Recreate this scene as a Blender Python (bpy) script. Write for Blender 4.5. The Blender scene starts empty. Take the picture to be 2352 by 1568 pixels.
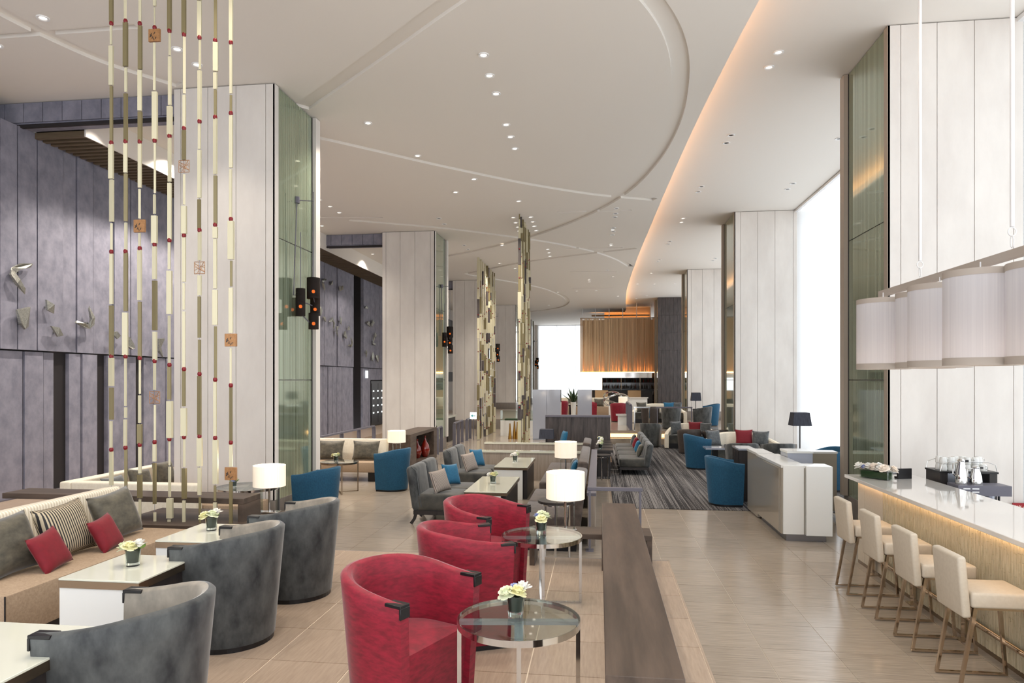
import bpy, bmesh, math, random
from mathutils import Vector, Matrix, Euler
from mathutils.geometry import delaunay_2d_cdt
random.seed(11)
PI = math.pi
scene = bpy.context.scene
COL = scene.collection

# ---------------------------------------------------------------- camera
cam_data = bpy.data.cameras.new('camera')
cam = bpy.data.objects.new('camera', cam_data); COL.objects.link(cam)
cam.location = (0, 0, 2.2)
cam.rotation_euler = (PI/2, 0, math.atan(200/1568))
cam_data.lens = 24; cam_data.sensor_width = 36; cam_data.shift_y = 88/2352
cam_data.clip_end = 200
scene.camera = cam

# ---------------------------------------------------------------- light and exposure
vs = scene.view_settings
vs.view_transform = 'Standard'; vs.look = 'None'; vs.gamma = 1.0; vs.use_curve_mapping = False
vs.exposure = 0.57
scene.cycles.max_bounces = 7
scene.cycles.diffuse_bounces = 4
scene.cycles.glossy_bounces = 3
scene.cycles.transmission_bounces = 4
scene.cycles.transparent_max_bounces = 10
scene.cycles.sample_clamp_indirect = 4.0
scene.cycles.use_adaptive_sampling = True; scene.cycles.adaptive_threshold = .05
scene.cycles.caustics_reflective = False
scene.cycles.caustics_refractive = False
world = bpy.data.worlds.new('world'); scene.world = world
world.use_nodes = True
world.node_tree.nodes['Background'].inputs[0].default_value = (0.93, 0.96, 1.0, 1)
world.node_tree.nodes['Background'].inputs[1].default_value = 1.75
WINDOW_LIGHT = 1.3          # daylight behind the sheer curtains
WARM = (1.0, 0.72, 0.47)

def spot(name, loc, power, angle=95, blend=.8, col=(1, .9, .78), size=.06):
    l = bpy.data.lights.new(name, 'SPOT'); l.energy = power; l.spot_size = math.radians(angle)
    l.spot_blend = blend; l.color = col; l.shadow_soft_size = size
    o = bpy.data.objects.new(name, l); COL.objects.link(o); o.location = loc
    return o
BEAMS = []
# downlight beams, plus fill spots added to brighten the slate wall and mid hall
for (x, y, w) in [(-1.7, 3.4, 240), (-1.6, 5.6, 240), (-0.5, 4.6, 200), (-3.4, 3.8, 180), (-3.4, 5.6, 180),
                  (-1.6, 9.3, 200), (-1.6, 12.5, 200), (-4.0, 11.5, 180), (-5.7, 8.8, 170),
                  (-8.0, 8.2, 420), (-8.0, 10.4, 420), (-8.0, 12.4, 420), (-8.0, 15, 380), (-8.0, 19, 150), (-8.0, 23.5, 130), (-6.0, 23, 220), (-3.8, 26, 240), (-2.0, 17, 240), (-3.2, 22.5, 260), (-3.0, 29, 300), (-3.0, 35, 380), (-3.0, 41, 380), (-3.4, 16, 220), (0.4, 20.6, 160), (0.6, 30, 260), (1.0, 37, 300),
                  (2.6, 7.0, 120), (2.57, 13.83, 120), (2.52, 17.41, 100)]:
    BEAMS.append(spot('downlight_fill_beam', (x, y, 6.95 if x > 1.9 else 6.62), w*(1.35 if y > 11 and x < 1 else .62), 130 if y > 11 and x < 1 else 95))

# ---------------------------------------------------------------- mesh helpers
def lin(c):
    f = lambda v: (v/255/12.92) if v/255 <= .04045 else ((v/255+.055)/1.055)**2.4
    return (f(c[0]), f(c[1]), f(c[2]), 1)

class MB:
    def __init__(s): s.v = []; s.f = []; s.M = None
    def add(s, vs, fs):
        n = len(s.v)
        if s.M is not None: vs = [s.M @ Vector(p) for p in vs]
        s.v += [tuple(p) for p in vs]; s.f += [tuple(i+n for i in f) for f in fs]; return s
    def box(s, x0, x1, y0, y1, z0, z1):
        return s.add([(x0,y0,z0),(x1,y0,z0),(x1,y1,z0),(x0,y1,z0),(x0,y0,z1),(x1,y0,z1),(x1,y1,z1),(x0,y1,z1)],
                     [(0,3,2,1),(4,5,6,7),(0,1,5,4),(1,2,6,5),(2,3,7,6),(3,0,4,7)])
    def prism(s, poly, z0, z1):
        n = len(poly)
        vs = [(p[0],p[1],z0) for p in poly]+[(p[0],p[1],z1) for p in poly]
        fs = [tuple(range(n-1,-1,-1)), tuple(range(n,2*n))]+[(i,(i+1)%n,n+(i+1)%n,n+i) for i in range(n)]
        return s.add(vs, fs)
    def cyl(s, p, r, z0, z1, n=16, r1=None):
        r1 = r if r1 is None else r1
        a = [2*PI*i/n for i in range(n)]
        vs = [(p[0]+r*math.cos(t), p[1]+r*math.sin(t), z0) for t in a]+[(p[0]+r1*math.cos(t), p[1]+r1*math.sin(t), z1) for t in a]
        return s.add(vs, [tuple(range(n-1,-1,-1)), tuple(range(n,2*n))]+[(i,(i+1)%n,n+(i+1)%n,n+i) for i in range(n)])
    def lathe(s, prof, n=20, c=(0,0), sx=1, sy=1):
        vs = []; fs = []; m = len(prof)
        for i in range(n):
            t = 2*PI*i/n
            for (r, z) in prof: vs.append((c[0]+r*math.cos(t)*sx, c[1]+r*math.sin(t)*sy, z))
        for i in range(n):
            j = (i+1) % n
            for k in range(m-1): fs.append((i*m+k, j*m+k, j*m+k+1, i*m+k+1))
        return s.add(vs, fs)
    def tube(s, path, r, n=8, closed=False, sq=False):
        P = [Vector(p) for p in path]; vs = []; fs = []; N = len(P)
        if sq: n = 4
        up0 = None
        for i, p in enumerate(P):
            if closed: d = (P[(i+1) % N]-P[i-1])
            else: d = (P[min(i+1, N-1)]-P[max(i-1, 0)])
            d.normalize()
            up = Vector((0,0,1)) if abs(d.z) < .95 else Vector((1,0,0))
            if up0 is not None and abs(up0.dot(d)) < .9: up = up0
            a = d.cross(up).normalized(); b = a.cross(d).normalized(); up0 = b
            for k in range(n):
                t = 2*PI*k/n+(PI/4 if sq else 0); q = r*(1.41421 if sq else 1)
                vs.append(p+a*math.cos(t)*q+b*math.sin(t)*q)
        for i in range(N if closed else N-1):
            j = (i+1) % N
            for k in range(n): fs.append((i*n+k, i*n+(k+1) % n, j*n+(k+1) % n, j*n+k))
        if not closed: fs += [tuple(range(n-1,-1,-1)), tuple((N-1)*n+k for k in range(n))]
        return s.add(vs, fs)
    def ball(s, c, r, n=10, m=6, sz=1):
        vs = []; fs = []
        for i in range(m+1):
            a = PI*i/m
            for k in range(n):
                t = 2*PI*k/n; vs.append((c[0]+r*math.sin(a)*math.cos(t), c[1]+r*math.sin(a)*math.sin(t), c[2]+r*sz*math.cos(a)))
        for i in range(m):
            for k in range(n): fs.append((i*n+k, (i+1)*n+k, (i+1)*n+(k+1) % n, i*n+(k+1) % n))
        return s.add(vs, fs)
    def mesh(s, name, mat, bevel=0, seg=2, smooth=False, angle=40):
        me = bpy.data.meshes.new(name); me.from_pydata(s.v, [], s.f)
        bm = bmesh.new(); bm.from_mesh(me)
        bmesh.ops.remove_doubles(bm, verts=bm.verts, dist=1e-5)
        bmesh.ops.recalc_face_normals(bm, faces=bm.faces)
        if bevel:
            es = [e for e in bm.edges if len(e.link_faces) == 2 and e.calc_face_angle(0) > .5]
            bmesh.ops.bevel(bm, geom=es, offset=bevel, segments=seg, affect='EDGES', profile=.5, clamp_overlap=True)
        if smooth or bevel:
            for f in bm.faces: f.smooth = True
            for e in bm.edges:
                if len(e.link_faces) == 2 and e.calc_face_angle(0) > math.radians(angle): e.smooth = False
        bm.to_mesh(me); bm.free()
        me.materials.append(mat)
        return me
    def build(s, name, mat, parent=None, **k):
        return link(name, s.mesh(name, mat, **k), parent)

def link(name, me, parent=None, loc=None, rz=0):
    o = bpy.data.objects.new(name, me); COL.objects.link(o)
    if parent is not None: o.parent = parent
    if loc is not None: o.location = loc
    if rz: o.rotation_euler = (0, 0, rz)
    return o
def tag(o, label, cat, group=None):
    o['label'] = label; o['category'] = cat
    if group: o['group'] = group
    return o
def struct(o, label=None):
    o['kind'] = 'structure'
    if label: o['label'] = label
    return o
def thing(name, label, cat, loc=(0,0,0), rz=0, group=None):
    o = bpy.data.objects.new(name, None); COL.objects.link(o); o.empty_display_size = .1
    o.location = loc; o.rotation_euler = (0, 0, rz)
    return tag(o, label, cat, group)
def sthing(name, loc=(0,0,0), label=None):
    o = bpy.data.objects.new(name, None); COL.objects.link(o); o.empty_display_size = .1
    o.location = loc
    return struct(o, label)
def dup(root, loc, rz, label, group=None):
    r = root.copy(); COL.objects.link(r); r.location = loc; r.rotation_euler = (0, 0, rz); r['label'] = label
    if group: r['group'] = group
    for ch in list(root.children):
        c = ch.copy(); COL.objects.link(c); c.parent = r
        for g in list(ch.children):
            d = g.copy(); COL.objects.link(d); d.parent = c
    return r
def rot(ax, deg, loc=(0,0,0)):
    return Matrix.Translation(loc) @ Matrix.Rotation(math.radians(deg), 4, ax)

# ---------------------------------------------------------------- materials
def mat(name, col, rough=.5, metal=0, noise=None, col2=None, bump=0, coat=0, sheen=0, emit=None, es=0, trans=0, ior=1.45, alpha=1, spec=.5, vary=0, world_pos=False, transl=0, anis=None):
    m = bpy.data.materials.new(name); m.use_nodes = True
    nt = m.node_tree; N = nt.nodes; L = nt.links; b = N['Principled BSDF']
    b.inputs['Base Color'].default_value = lin(col); b.inputs['Roughness'].default_value = rough
    b.inputs['Metallic'].default_value = metal; b.inputs['IOR'].default_value = ior
    b.inputs['Specular IOR Level'].default_value = spec
    b.inputs['Coat Weight'].default_value = coat; b.inputs['Coat Roughness'].default_value = .06
    b.inputs['Sheen Weight'].default_value = sheen; b.inputs['Sheen Roughness'].default_value = .4
    b.inputs['Transmission Weight'].default_value = trans; b.inputs['Alpha'].default_value = alpha
    if emit: b.inputs['Emission Color'].default_value = lin(emit); b.inputs['Emission Strength'].default_value = es
    if noise or bump:
        sc = noise if noise else (20, 20, 20)
        if world_pos: src = N.new('ShaderNodeNewGeometry').outputs['Position']
        else: src = N.new('ShaderNodeTexCoord').outputs['Object']
        mp = N.new('ShaderNodeMapping'); mp.inputs['Scale'].default_value = sc; L.new(src, mp.inputs['Vector'])
        nz = N.new('ShaderNodeTexNoise'); nz.inputs['Scale'].default_value = 1; nz.inputs['Detail'].default_value = 5; nz.inputs['Roughness'].default_value = .62
        L.new(mp.outputs[0], nz.inputs['Vector'])
        fac = nz.outputs['Fac']
        if col2:
            rp = N.new('ShaderNodeValToRGB'); rp.color_ramp.elements[0].position = .32; rp.color_ramp.elements[1].position = .68
            rp.color_ramp.elements[0].color = lin(col); rp.color_ramp.elements[1].color = lin(col2)
            L.new(fac, rp.inputs[0]); out = rp.outputs[0]
            if vary:
                oi = N.new('ShaderNodeObjectInfo'); hs = N.new('ShaderNodeHueSaturation'); mr = N.new('ShaderNodeMapRange')
                mr.inputs['To Min'].default_value = 1-vary; mr.inputs['To Max'].default_value = 1+vary
                L.new(oi.outputs['Random'], mr.inputs['Value']); L.new(mr.outputs[0], hs.inputs['Value']); L.new(out, hs.inputs['Color']); out = hs.outputs[0]
            L.new(out, b.inputs['Base Color'])
        if bump:
            bp = N.new('ShaderNodeBump'); bp.inputs['Strength'].default_value = bump; bp.inputs['Distance'].default_value = .01
            L.new(fac, bp.inputs['Height']); L.new(bp.outputs[0], b.inputs['Normal'])
    return m

M = {}
M['tileA'] = mat('lounge_tile', (157,138,120), .3, noise=(55,5,5), col2=(175,156,138), vary=.05, world_pos=True, spec=.4)
M['tileB'] = mat('aisle_tile', (140,129,116), .17, noise=(3,60,5), col2=(168,156,142), vary=.06, world_pos=True, spec=.45)
M['grout'] = mat('grout', (226,212,192), .8)
M['groutd'] = mat('dark_grout', (212,200,184), .8)
M['stone'] = mat('limewashed_panel', (212,206,200), .6, noise=(2.2,2.2,.8), col2=(225,220,214), bump=.03, world_pos=True)
M['stonebase'] = mat('grey_stone_base', (120,112,106), .4, noise=(20,20,2), col2=(138,130,122), world_pos=True)
M['purple'] = mat('slate_plaster', (114,114,128), .62, noise=(5,5,4), col2=(142,141,155), bump=.06, world_pos=True)
M['opening'] = mat('dark_opening', (38,34,36), .7)
M['ceil'] = mat('ceiling_paint', (232,227,220), .8)
M['slat'] = mat('dark_timber_slat', (92,78,60), .55, noise=(3,40,40), col2=(110,94,74), world_pos=True)
M['white'] = mat('white_metal', (236,236,236), .4)
M['gloss'] = mat('glossy_white_panel', (226,226,222), .12, coat=.6)
M['glossgrey'] = mat('glossy_grey_panel', (164,169,182), .1, coat=.7)
M['glossbeige'] = mat('glossy_beige_panel', (156,148,134), .12, coat=.6)
M['wood'] = mat('greybrown_timber', (60,49,41), .5, noise=(12,1.2,9), col2=(90,75,64), world_pos=True)
M['woodx'] = mat('greybrown_timber_cross', (60,49,41), .5, noise=(1.2,12,9), col2=(90,75,64), world_pos=True)
M['dwood'] = mat('dark_timber', (50,44,43), .45, noise=(14,14,2), col2=(84,76,74), world_pos=True)
M['lwood'] = mat('greige_veneer', (138,126,114), .4, noise=(22,22,1.2), col2=(164,152,140), world_pos=True)
M['black'] = mat('black_lacquer', (22,20,22), .35)
M['blackwood'] = mat('black_timber', (36,32,32), .4, noise=(40,40,2), col2=(48,42,40), world_pos=True)
M['chrome'] = mat('polished_chrome', (205,203,200), .08, 1)
M['bronze'] = mat('bronze_metal', (150,132,112), .22, 1)
M['nickel'] = mat('warm_nickel', (190,172,152), .12, 1)
M['steel'] = mat('brushed_steel', (150,152,160), .3, 1)
M['rail'] = mat('lilac_grey_metal', (104,102,112), .45)
M['glass'] = mat('clear_glass', (235,245,240), .02, trans=1, ior=1.45)
M['leaf'] = mat('dark_leaf', (38,62,34), .45)
M['mint'] = mat('light_green_leaf', (110,140,60), .5)
M['pw'] = mat('white_petal', (244,242,236), .6)
M['py'] = mat('yellow_petal', (236,232,184), .6)
M['pg'] = mat('cream_green_petal', (226,230,200), .6)
M['pb'] = mat('blue_petal', (160,172,214), .6)
M['pp'] = mat('ivory_petal', (246,235,222), .6)
M['ivory'] = mat('ivory_glass_top', (216,216,200), .06, coat=.5)
M['quartz'] = mat('pale_counter_top', (226,222,216), .05, coat=.6)
M['gvelvet'] = mat('grey_velvet', (30,33,36), .62, noise=(7,7,4), col2=(84,86,85), sheen=.3, bump=.03)
M['gvelvet_lit'] = mat('lit_grey_velvet_lining', (120,114,104), .6, noise=(7,7,5), col2=(158,148,134), sheen=.5, bump=.03)  # grey velvet again, with the warm light inside the chairs painted into its colour
M['lvelvet'] = mat('olive_grey_velvet', (40,41,39), .6, noise=(5,5,5), col2=(78,75,68), sheen=.35)
M['red'] = mat('crimson_velvet', (108,7,27), .62, noise=(16,16,50), col2=(148,17,44), sheen=.25, bump=.03)
M['redc'] = mat('crimson_cushion', (112,8,26), .68, noise=(30,30,30), col2=(124,10,30), sheen=.15)
M['blue'] = mat('teal_blue_fabric', (16,66,94), .75, noise=(60,60,40), col2=(26,84,114), sheen=.12)
M['bluec'] = mat('bright_blue_cushion', (20,88,122), .7, noise=(40,40,40), col2=(30,104,140), sheen=.2)
M['cream'] = mat('cream_upholstery', (226,216,196), .65, noise=(30,30,30), col2=(236,228,210))
M['taupe'] = mat('taupe_upholstery', (150,128,106), .75, noise=(70,70,70), col2=(172,150,126))
M['brown'] = mat('brown_chenille', (58,48,43), .7, noise=(12,12,12), col2=(86,74,67), sheen=.25)
M['darktub'] = mat('dark_brown_leather', (60,52,48), .5, noise=(14,14,14), col2=(70,62,57))
M['gcush'] = mat('grey_velvet_cushion', (54,52,45), .55, noise=(9,9,14), col2=(98,92,78), sheen=.3)
M['dcush'] = mat('dark_slate_cushion', (56,60,64), .6, noise=(14,14,14), col2=(92,96,98), sheen=.5)
M['leather'] = mat('beige_leather', (192,181,164), .5, noise=(40,40,40), col2=(200,190,173), bump=.02)
M['shade'] = mat('lit_fabric_shade', (240,232,216), .8, noise=(90,90,.5), col2=(252,246,232), emit=(255,232,200), es=.26)
M['shadein'] = mat('lit_shade_lining', (250,240,222), .8, emit=(255,236,205), es=.7)
M['bshade'] = mat('dark_pleated_shade', (44,46,56), .75, noise=(60,60,1), col2=(62,64,76))
M['pend'] = mat('sheer_pendant_shade', (226,218,214), .7, noise=(70,70,.6), col2=(238,232,228))
M['sconce'] = mat('black_gauze_shade', (26,22,22), .6)
M['lampglow'] = mat('warm_bulb', (255,190,120), .5, emit=(255,170,90), es=10)
M['gold'] = mat('gold_leaf', (176,132,60), .3, .8)
M['champ'] = mat('champagne_rod', (200,193,164), .4, .15)
M['champ2'] = mat('olive_gold_rod', (128,117,84), .4, .3)
M['bead'] = mat('dark_red_bead', (120,14,24), .35)
M['copper'] = mat('copper_leaf_tile', (148,106,66), .4, .3, noise=(60,60,60), col2=(172,126,82))
M['orn'] = mat('hammered_pewter', (140,140,134), .35, .85, noise=(60,60,60), col2=(186,186,178), bump=.6)
M['led'] = mat('warm_led_strip', (255,200,140), .5, emit=(255,186,112), es=16)
M['cove'] = mat('warm_cove_strip', (255,200,140), .5, emit=(255,190,120), es=4.5)
M['barled'] = mat('bar_led_strip', (255,210,160), .5, emit=(255,214,168), es=5)
M['led2'] = mat('warm_step_light', (255,205,150), .5, emit=(255,196,128), es=2.2)
M['dl'] = mat('downlight_lens', (255,250,240), .5, emit=(255,240,222), es=1.6)
M['dlo'] = mat('dark_reflector', (40,38,36), .3, .6)
M['vred'] = mat('ruby_glass', (120,24,12), .08, coat=.8)
M['bottle'] = mat('bottle_glass', (58,38,22), .12, coat=.4)
M['signw'] = mat('lit_sign', (245,250,250), .5, emit=(240,250,250), es=.8)
M['signc'] = mat('cyan_print', (60,180,190), .5)
M['signr'] = mat('red_sign', (150,20,30), .5)
M['silver'] = mat('mirror_silver', (210,208,205), .06, 1)
M['tan'] = mat('tan_cane_panel', (196,160,118), .6, noise=(80,80,80), col2=(210,176,134))
M['amberwall'] = mat('tan_wall', (206,170,132), .7)
M['rodc'] = mat('amber_rod', (180,144,106), .45, noise=(14,14,.1), col2=(226,194,154))
def stripes(name, c1, c2, scale, axis='X', th=.5, rough=.6, spec=.5, coat=0, metal=0):
    m = mat(name, c1, rough, metal=metal, coat=coat, spec=spec); nt = m.node_tree; N = nt.nodes; L = nt.links
    tc = N.new('ShaderNodeTexCoord'); w = N.new('ShaderNodeTexWave'); w.bands_direction = axis
    w.inputs['Scale'].default_value = scale; w.inputs['Distortion'].default_value = 0
    L.new(tc.outputs['Object'], w.inputs['Vector'])
    r = N.new('ShaderNodeValToRGB'); r.color_ramp.elements[0].color = lin(c1); r.color_ramp.elements[1].color = lin(c2)
    r.color_ramp.elements[0].position = th-.06; r.color_ramp.elements[1].position = th+.06
    L.new(w.outputs['Fac'], r.inputs[0]); L.new(r.outputs[0], N['Principled BSDF'].inputs['Base Color'])
    return m
M['stripe'] = stripes('black_and_sand_stripe', (34,32,34), (186,172,146), 14, 'X', .45)
M['stripe2'] = stripes('fine_taupe_stripe', (96,86,82), (170,158,148), 18, 'X', .35)
M['ribbed'] = stripes('ribbed_cream', (214,204,182), (240,232,216), 11, 'Y', .5)
# green ribbed glass of the columns
def green_glass():
    m = mat('green_reeded_glass', (140,158,132), .05, metal=.55, coat=.6, spec=.8); nt = m.node_tree; N = nt.nodes; L = nt.links
    g = N.new('ShaderNodeNewGeometry'); mp = N.new('ShaderNodeMapping'); mp.inputs['Scale'].default_value = (30, 30, .15)
    L.new(g.outputs['Position'], mp.inputs['Vector'])
    nz = N.new('ShaderNodeTexNoise'); nz.inputs['Scale'].default_value = 1.2; nz.inputs['Detail'].default_value = 3; L.new(mp.outputs[0], nz.inputs['Vector'])
    r = N.new('ShaderNodeValToRGB'); r.color_ramp.elements[0].color = lin((120,132,106)); r.color_ramp.elements[1].color = lin((180,195,172))
    r.color_ramp.elements[0].position = .3; r.color_ramp.elements[1].position = .7
    L.new(nz.outputs['Fac'], r.inputs[0]); L.new(r.outputs[0], N['Principled BSDF'].inputs['Base Color'])
    return m
M['green'] = green_glass()
def carpet():
    m = mat('streaked_charcoal_carpet', (60,58,60), .95, spec=.1); nt = m.node_tree; N = nt.nodes; L = nt.links
    g = N.new('ShaderNodeNewGeometry'); b = N['Principled BSDF']
    def nz(sc, d=4):
        mp = N.new('ShaderNodeMapping'); mp.inputs['Scale'].default_value = sc; L.new(g.outputs['Position'], mp.inputs['Vector'])
        n = N.new('ShaderNodeTexNoise'); n.inputs['Scale'].default_value = 1; n.inputs['Detail'].default_value = d; L.new(mp.outputs[0], n.inputs['Vector']); return n.outputs['Fac']
    a = nz((85, .35, 1)); c = nz((13, .12, 1), 3); d = nz((70, 14, 1), 2)
    m1 = N.new('ShaderNodeMath'); m1.operation = 'MULTIPLY_ADD'; L.new(c, m1.inputs[0]); m1.inputs[1].default_value = .5; L.new(a, m1.inputs[2])
    m2 = N.new('ShaderNodeMath'); m2.operation = 'MULTIPLY_ADD'; L.new(d, m2.inputs[0]); m2.inputs[1].default_value = .35; L.new(m1.outputs[0], m2.inputs[2])
    r = N.new('ShaderNodeValToRGB'); e = r.color_ramp.elements
    e[0].position = .74; e[0].color = lin((36,35,38)); e[1].position = 1.12; e[1].color = lin((126,123,122))
    k = e.new(.93); k.color = lin((70,68,69))
    L.new(m2.outputs[0], r.inputs[0]); L.new(r.outputs[0], b.inputs['Base Color'])
    return m
M['carpet'] = carpet()
def sheer():
    m = bpy.data.materials.new('sheer_white_curtain'); m.use_nodes = True; nt = m.node_tree; N = nt.nodes; L = nt.links
    N.clear(); o = N.new('ShaderNodeOutputMaterial'); mx = N.new('ShaderNodeMixShader'); mx.inputs[0].default_value = .42
    t = N.new('ShaderNodeBsdfTransparent'); tr = N.new('ShaderNodeBsdfTranslucent'); tr.inputs[0].default_value = (.95,.96,.97,1)
    L.new(tr.outputs[0], mx.inputs[1]); L.new(t.outputs[0], mx.inputs[2]); L.new(mx.outputs[0], o.inputs[0])
    return m
M['sheer'] = sheer()
def daylight():
    m = bpy.data.materials.new('daylit_window_pane'); m.use_nodes = True; nt = m.node_tree; N = nt.nodes; L = nt.links
    N.clear(); o = N.new('ShaderNodeOutputMaterial'); e = N.new('ShaderNodeEmission')
    e.inputs[0].default_value = (.93,.97,1,1); e.inputs[1].default_value = WINDOW_LIGHT; L.new(e.outputs[0], o.inputs[0])
    return m
M['day'] = daylight()
def gauze():
    m = bpy.data.materials.new('black_gauze_lampshade'); m.use_nodes = True; nt = m.node_tree; N = nt.nodes; L = nt.links
    b = N['Principled BSDF']; b.inputs['Base Color'].default_value = lin((30,24,22)); b.inputs['Roughness'].default_value = .8
    t = N.new('ShaderNodeBsdfTransparent'); t.inputs[0].default_value = (.6,.42,.3,1); mx = N.new('ShaderNodeMixShader'); mx.inputs[0].default_value = .4
    L.new(b.outputs[0], mx.inputs[1]); L.new(t.outputs[0], mx.inputs[2]); L.new(mx.outputs[0], N['Material Output'].inputs[0])
    return m
M['gauze'] = gauze()
def thin_glass():
    m = bpy.data.materials.new('thin_table_glass'); m.use_nodes = True; nt = m.node_tree; N = nt.nodes; L = nt.links
    N.clear(); o = N.new('ShaderNodeOutputMaterial'); mx = N.new('ShaderNodeMixShader')
    t = N.new('ShaderNodeBsdfTransparent'); t.inputs[0].default_value = (.86,.9,.87,1); g = N.new('ShaderNodeBsdfGlossy'); g.inputs['Roughness'].default_value = .02
    f = N.new('ShaderNodeLayerWeight'); f.inputs[0].default_value = .5; pw = N.new('ShaderNodeMath'); pw.operation = 'POWER'; pw.inputs[1].default_value = 3.0
    ma = N.new('ShaderNodeMath'); ma.operation = 'MULTIPLY_ADD'; ma.inputs[1].default_value = .7; ma.inputs[2].default_value = .05
    L.new(f.outputs['Facing'], pw.inputs[0]); L.new(pw.outputs[0], ma.inputs[0]); L.new(ma.outputs[0], mx.inputs[0])
    L.new(t.outputs[0], mx.inputs[1]); L.new(g.outputs[0], mx.inputs[2]); L.new(mx.outputs[0], o.inputs[0])
    return m
M['tglass'] = thin_glass()

# ================================================================ SETTING
ZC, ZR = 6.68, 7.0
def tile_mesh(name, s, m, t=.02):
    return MB().box(0, s, 0, s, -t, 0).mesh(name, m)
# ---- main floor (level 0)
floor = struct(MB().box(-9.6, 6.2, -1, 60, -.12, -.004).build('floor', M['groutd']), 'stone tiled main floor')
TS = .565; far = MB(); tm = tile_mesh('tile', TS-.005, M['tileB'])
for i in range(-19, 10):
    for j in range(-1, 100):
        x = .755+TS*i; y = 6.94+TS*(j-6)
        if x < -9.4 or x > 5.7 or y > 55: continue
        if y < 6.9 and x < .1: continue
        if (x > .2 and x < 3.7 and 3.2 < y < 11.9) or (-4.9 < x <= .2 and y < 13):
            link('tile', tm, floor, (x, y, 0))
        elif y > 6.9 or x > .2:
            far.box(x, x+TS-.005, y, y+TS-.005, -.02, 0)
o = far.build('tile_field', M['tileB'], floor); o['kind'] = 'stuff'
# ---- raised lounge platform (level 0.4)
plat = struct(MB().box(-7.75, .68, -1, 6.94, -.004, .396).build('floor', M['grout']), 'raised lounge platform floor')
TL = .555; far = MB(); tm = tile_mesh('tile', TL-.009, M['tileA'])
for i in range(1, 16):
    for j in range(1, 15):
        x = .68-TL*i; y = 6.94-TL*j
        if y > 1.9 and x > -5.6: link('tile', tm, plat, (x, y, .4))
        else: far.box(x, x+TL-.005, y, y+TL-.005, .38, .4)
o = far.build('tile_field', M['tileA'], plat); o['kind'] = 'stuff'
MB().box(.675, .69, -1, 6.945, .0, .398).build('step_riser', M['tileA'], plat)
MB().box(-7.75, .69, 6.935, 6.95, .0, .398).build('step_nosing', M['rail'], plat)
# ---- left walkway and the far platform
o = MB().box(-9.4, -7.75, -1, 42, -.004, .28).build('floor', M['tileA']); struct(o, 'warm tiled walkway beside the slate wall')
fp = struct(MB().prism([(.3, 23.9), (5.9, 23.9), (5.9, 60), (-7.7, 60), (-7.7, 30.3), (.3, 30.3)], -.004, .45).build('floor', M['tileB']), 'raised platform at the far end')
MB().box(.3, 5.6, 23.55, 23.9, 0, .2).build('step', M['tileB'], fp)
MB().box(.3, 5.6, 23.885, 23.9, .22, .34).build('step_light', M['led2'], fp)
MB().box(-7.7, .3, 30.28, 30.3, .0, .42).build('riser', M['stonebase'], fp)
# ---- carpet
o = MB().prism([(.24, 11.85), (5.5, 11.85), (5.5, 20.1), (3.8, 20.1), (3.8, 23.5), (.34, 23.5), (.34, 18.36), (-.14, 18.36), (-.14, 15.3), (.24, 15.3)], .0, .012).build('carpet', M['carpet'])
tag(o, 'charcoal carpet with long pale streaks between bar aisle and far steps', 'carpet')

# ---- ceiling with curved recessed grooves
def spline(pts, n=8):
    out = []; P = [Vector(p) for p in pts]
    for i in range(len(P)-1):
        a = P[i-1] if i else P[0]*2-P[1]; b = P[i]; c = P[i+1]; d = P[i+2] if i+2 < len(P) else P[-1]*2-P[-2]
        for k in range(n):
            t = k/n
            out.append(.5*((2*b)+(c-a)*t+(2*a-5*b+4*c-d)*t*t+(3*b-a-3*c+d)*t**3))
    out.append(P[-1]); return out
def ribbon(path, w):
    L_, R_ = [], []
    for i, p in enumerate(path):
        d = (path[min(i+1, len(path)-1)]-path[max(i-1, 0)]).normalized(); n = Vector((-d.y, d.x))
        L_.append(p+n*w/2); R_.append(p-n*w/2)
    return L_+R_[::-1]
cove = spline([(2.1,-1),(2.05,3),(1.95,7),(1.81,9.4),(1.68,12.2),(1.57,16.2),(1.48,20.9),(1.4,25.3),(1.36,33.5),(1.5,39.1),(1.7,44)], 6)
grooves = [
 ribbon(spline([(-4.86,10.71),(-3.18,9.23),(-1.71,7.9),(-.7,7.15),(.1,7.35),(.62,8.2),(.99,9.18),(1.2,10.4),(1.28,12.13),(1.1,14.25),(.56,16.58),(-.42,18.75),(-1.97,21.0),(-3.84,22.96),(-5.57,24.3)]), .26),
 ribbon(spline([(-6.3,10.9),(-5.14,12.01),(-4.33,12.83),(-3.48,13.72),(-2.41,14.75),(-1.45,15.6),(-.06,16.6),(1.38,17.29)]), .24),
 ribbon(spline([(-6.94,18.4),(-4.52,19.75),(-2.46,21.4),(-1.22,22.6),(-.09,24.1),(.7,25.7),(1.24,27.4)]), .24),
 ribbon(spline([(-5.57,28.31),(-2.96,25.95),(-.71,24.6),(1.25,23.61)]), .22),
 ribbon(spline([(-5.58,28.5),(-3.41,31.9),(-2.35,34.41),(-1.77,38.47),(-2.49,42.34),(-4.77,45)]), .24),
 ribbon(spline([(-7.3,6.5),(-7.22,7.44),(-7.1,8.1),(-6.85,8.86),(-6.33,9.65)]), .22),
]
for (a, b) in [((-1.11,18.25),(.85,18.3)), ((-1.14,23.38),(.79,23.45)), ((-1.18,28.4),(.73,28.53)), ((-1.31,33.55),(.7,33.65)), ((-7.64,18.0),(-5.93,18.25)), ((-7.9,7.99),(-5.82,7.98))]:
    grooves.append(ribbon([Vector(a), Vector(b)], .11))
outer = [Vector((-10.7,-1))]+cove+[Vector((1.7,56)), Vector((-10.7,56))]
vs_, fs_ = [], []
for poly in [outer]+grooves:
    n = len(vs_); vs_ += [Vector((p.x, p.y)) for p in poly]; fs_.append(list(range(n, n+len(poly))))
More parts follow.
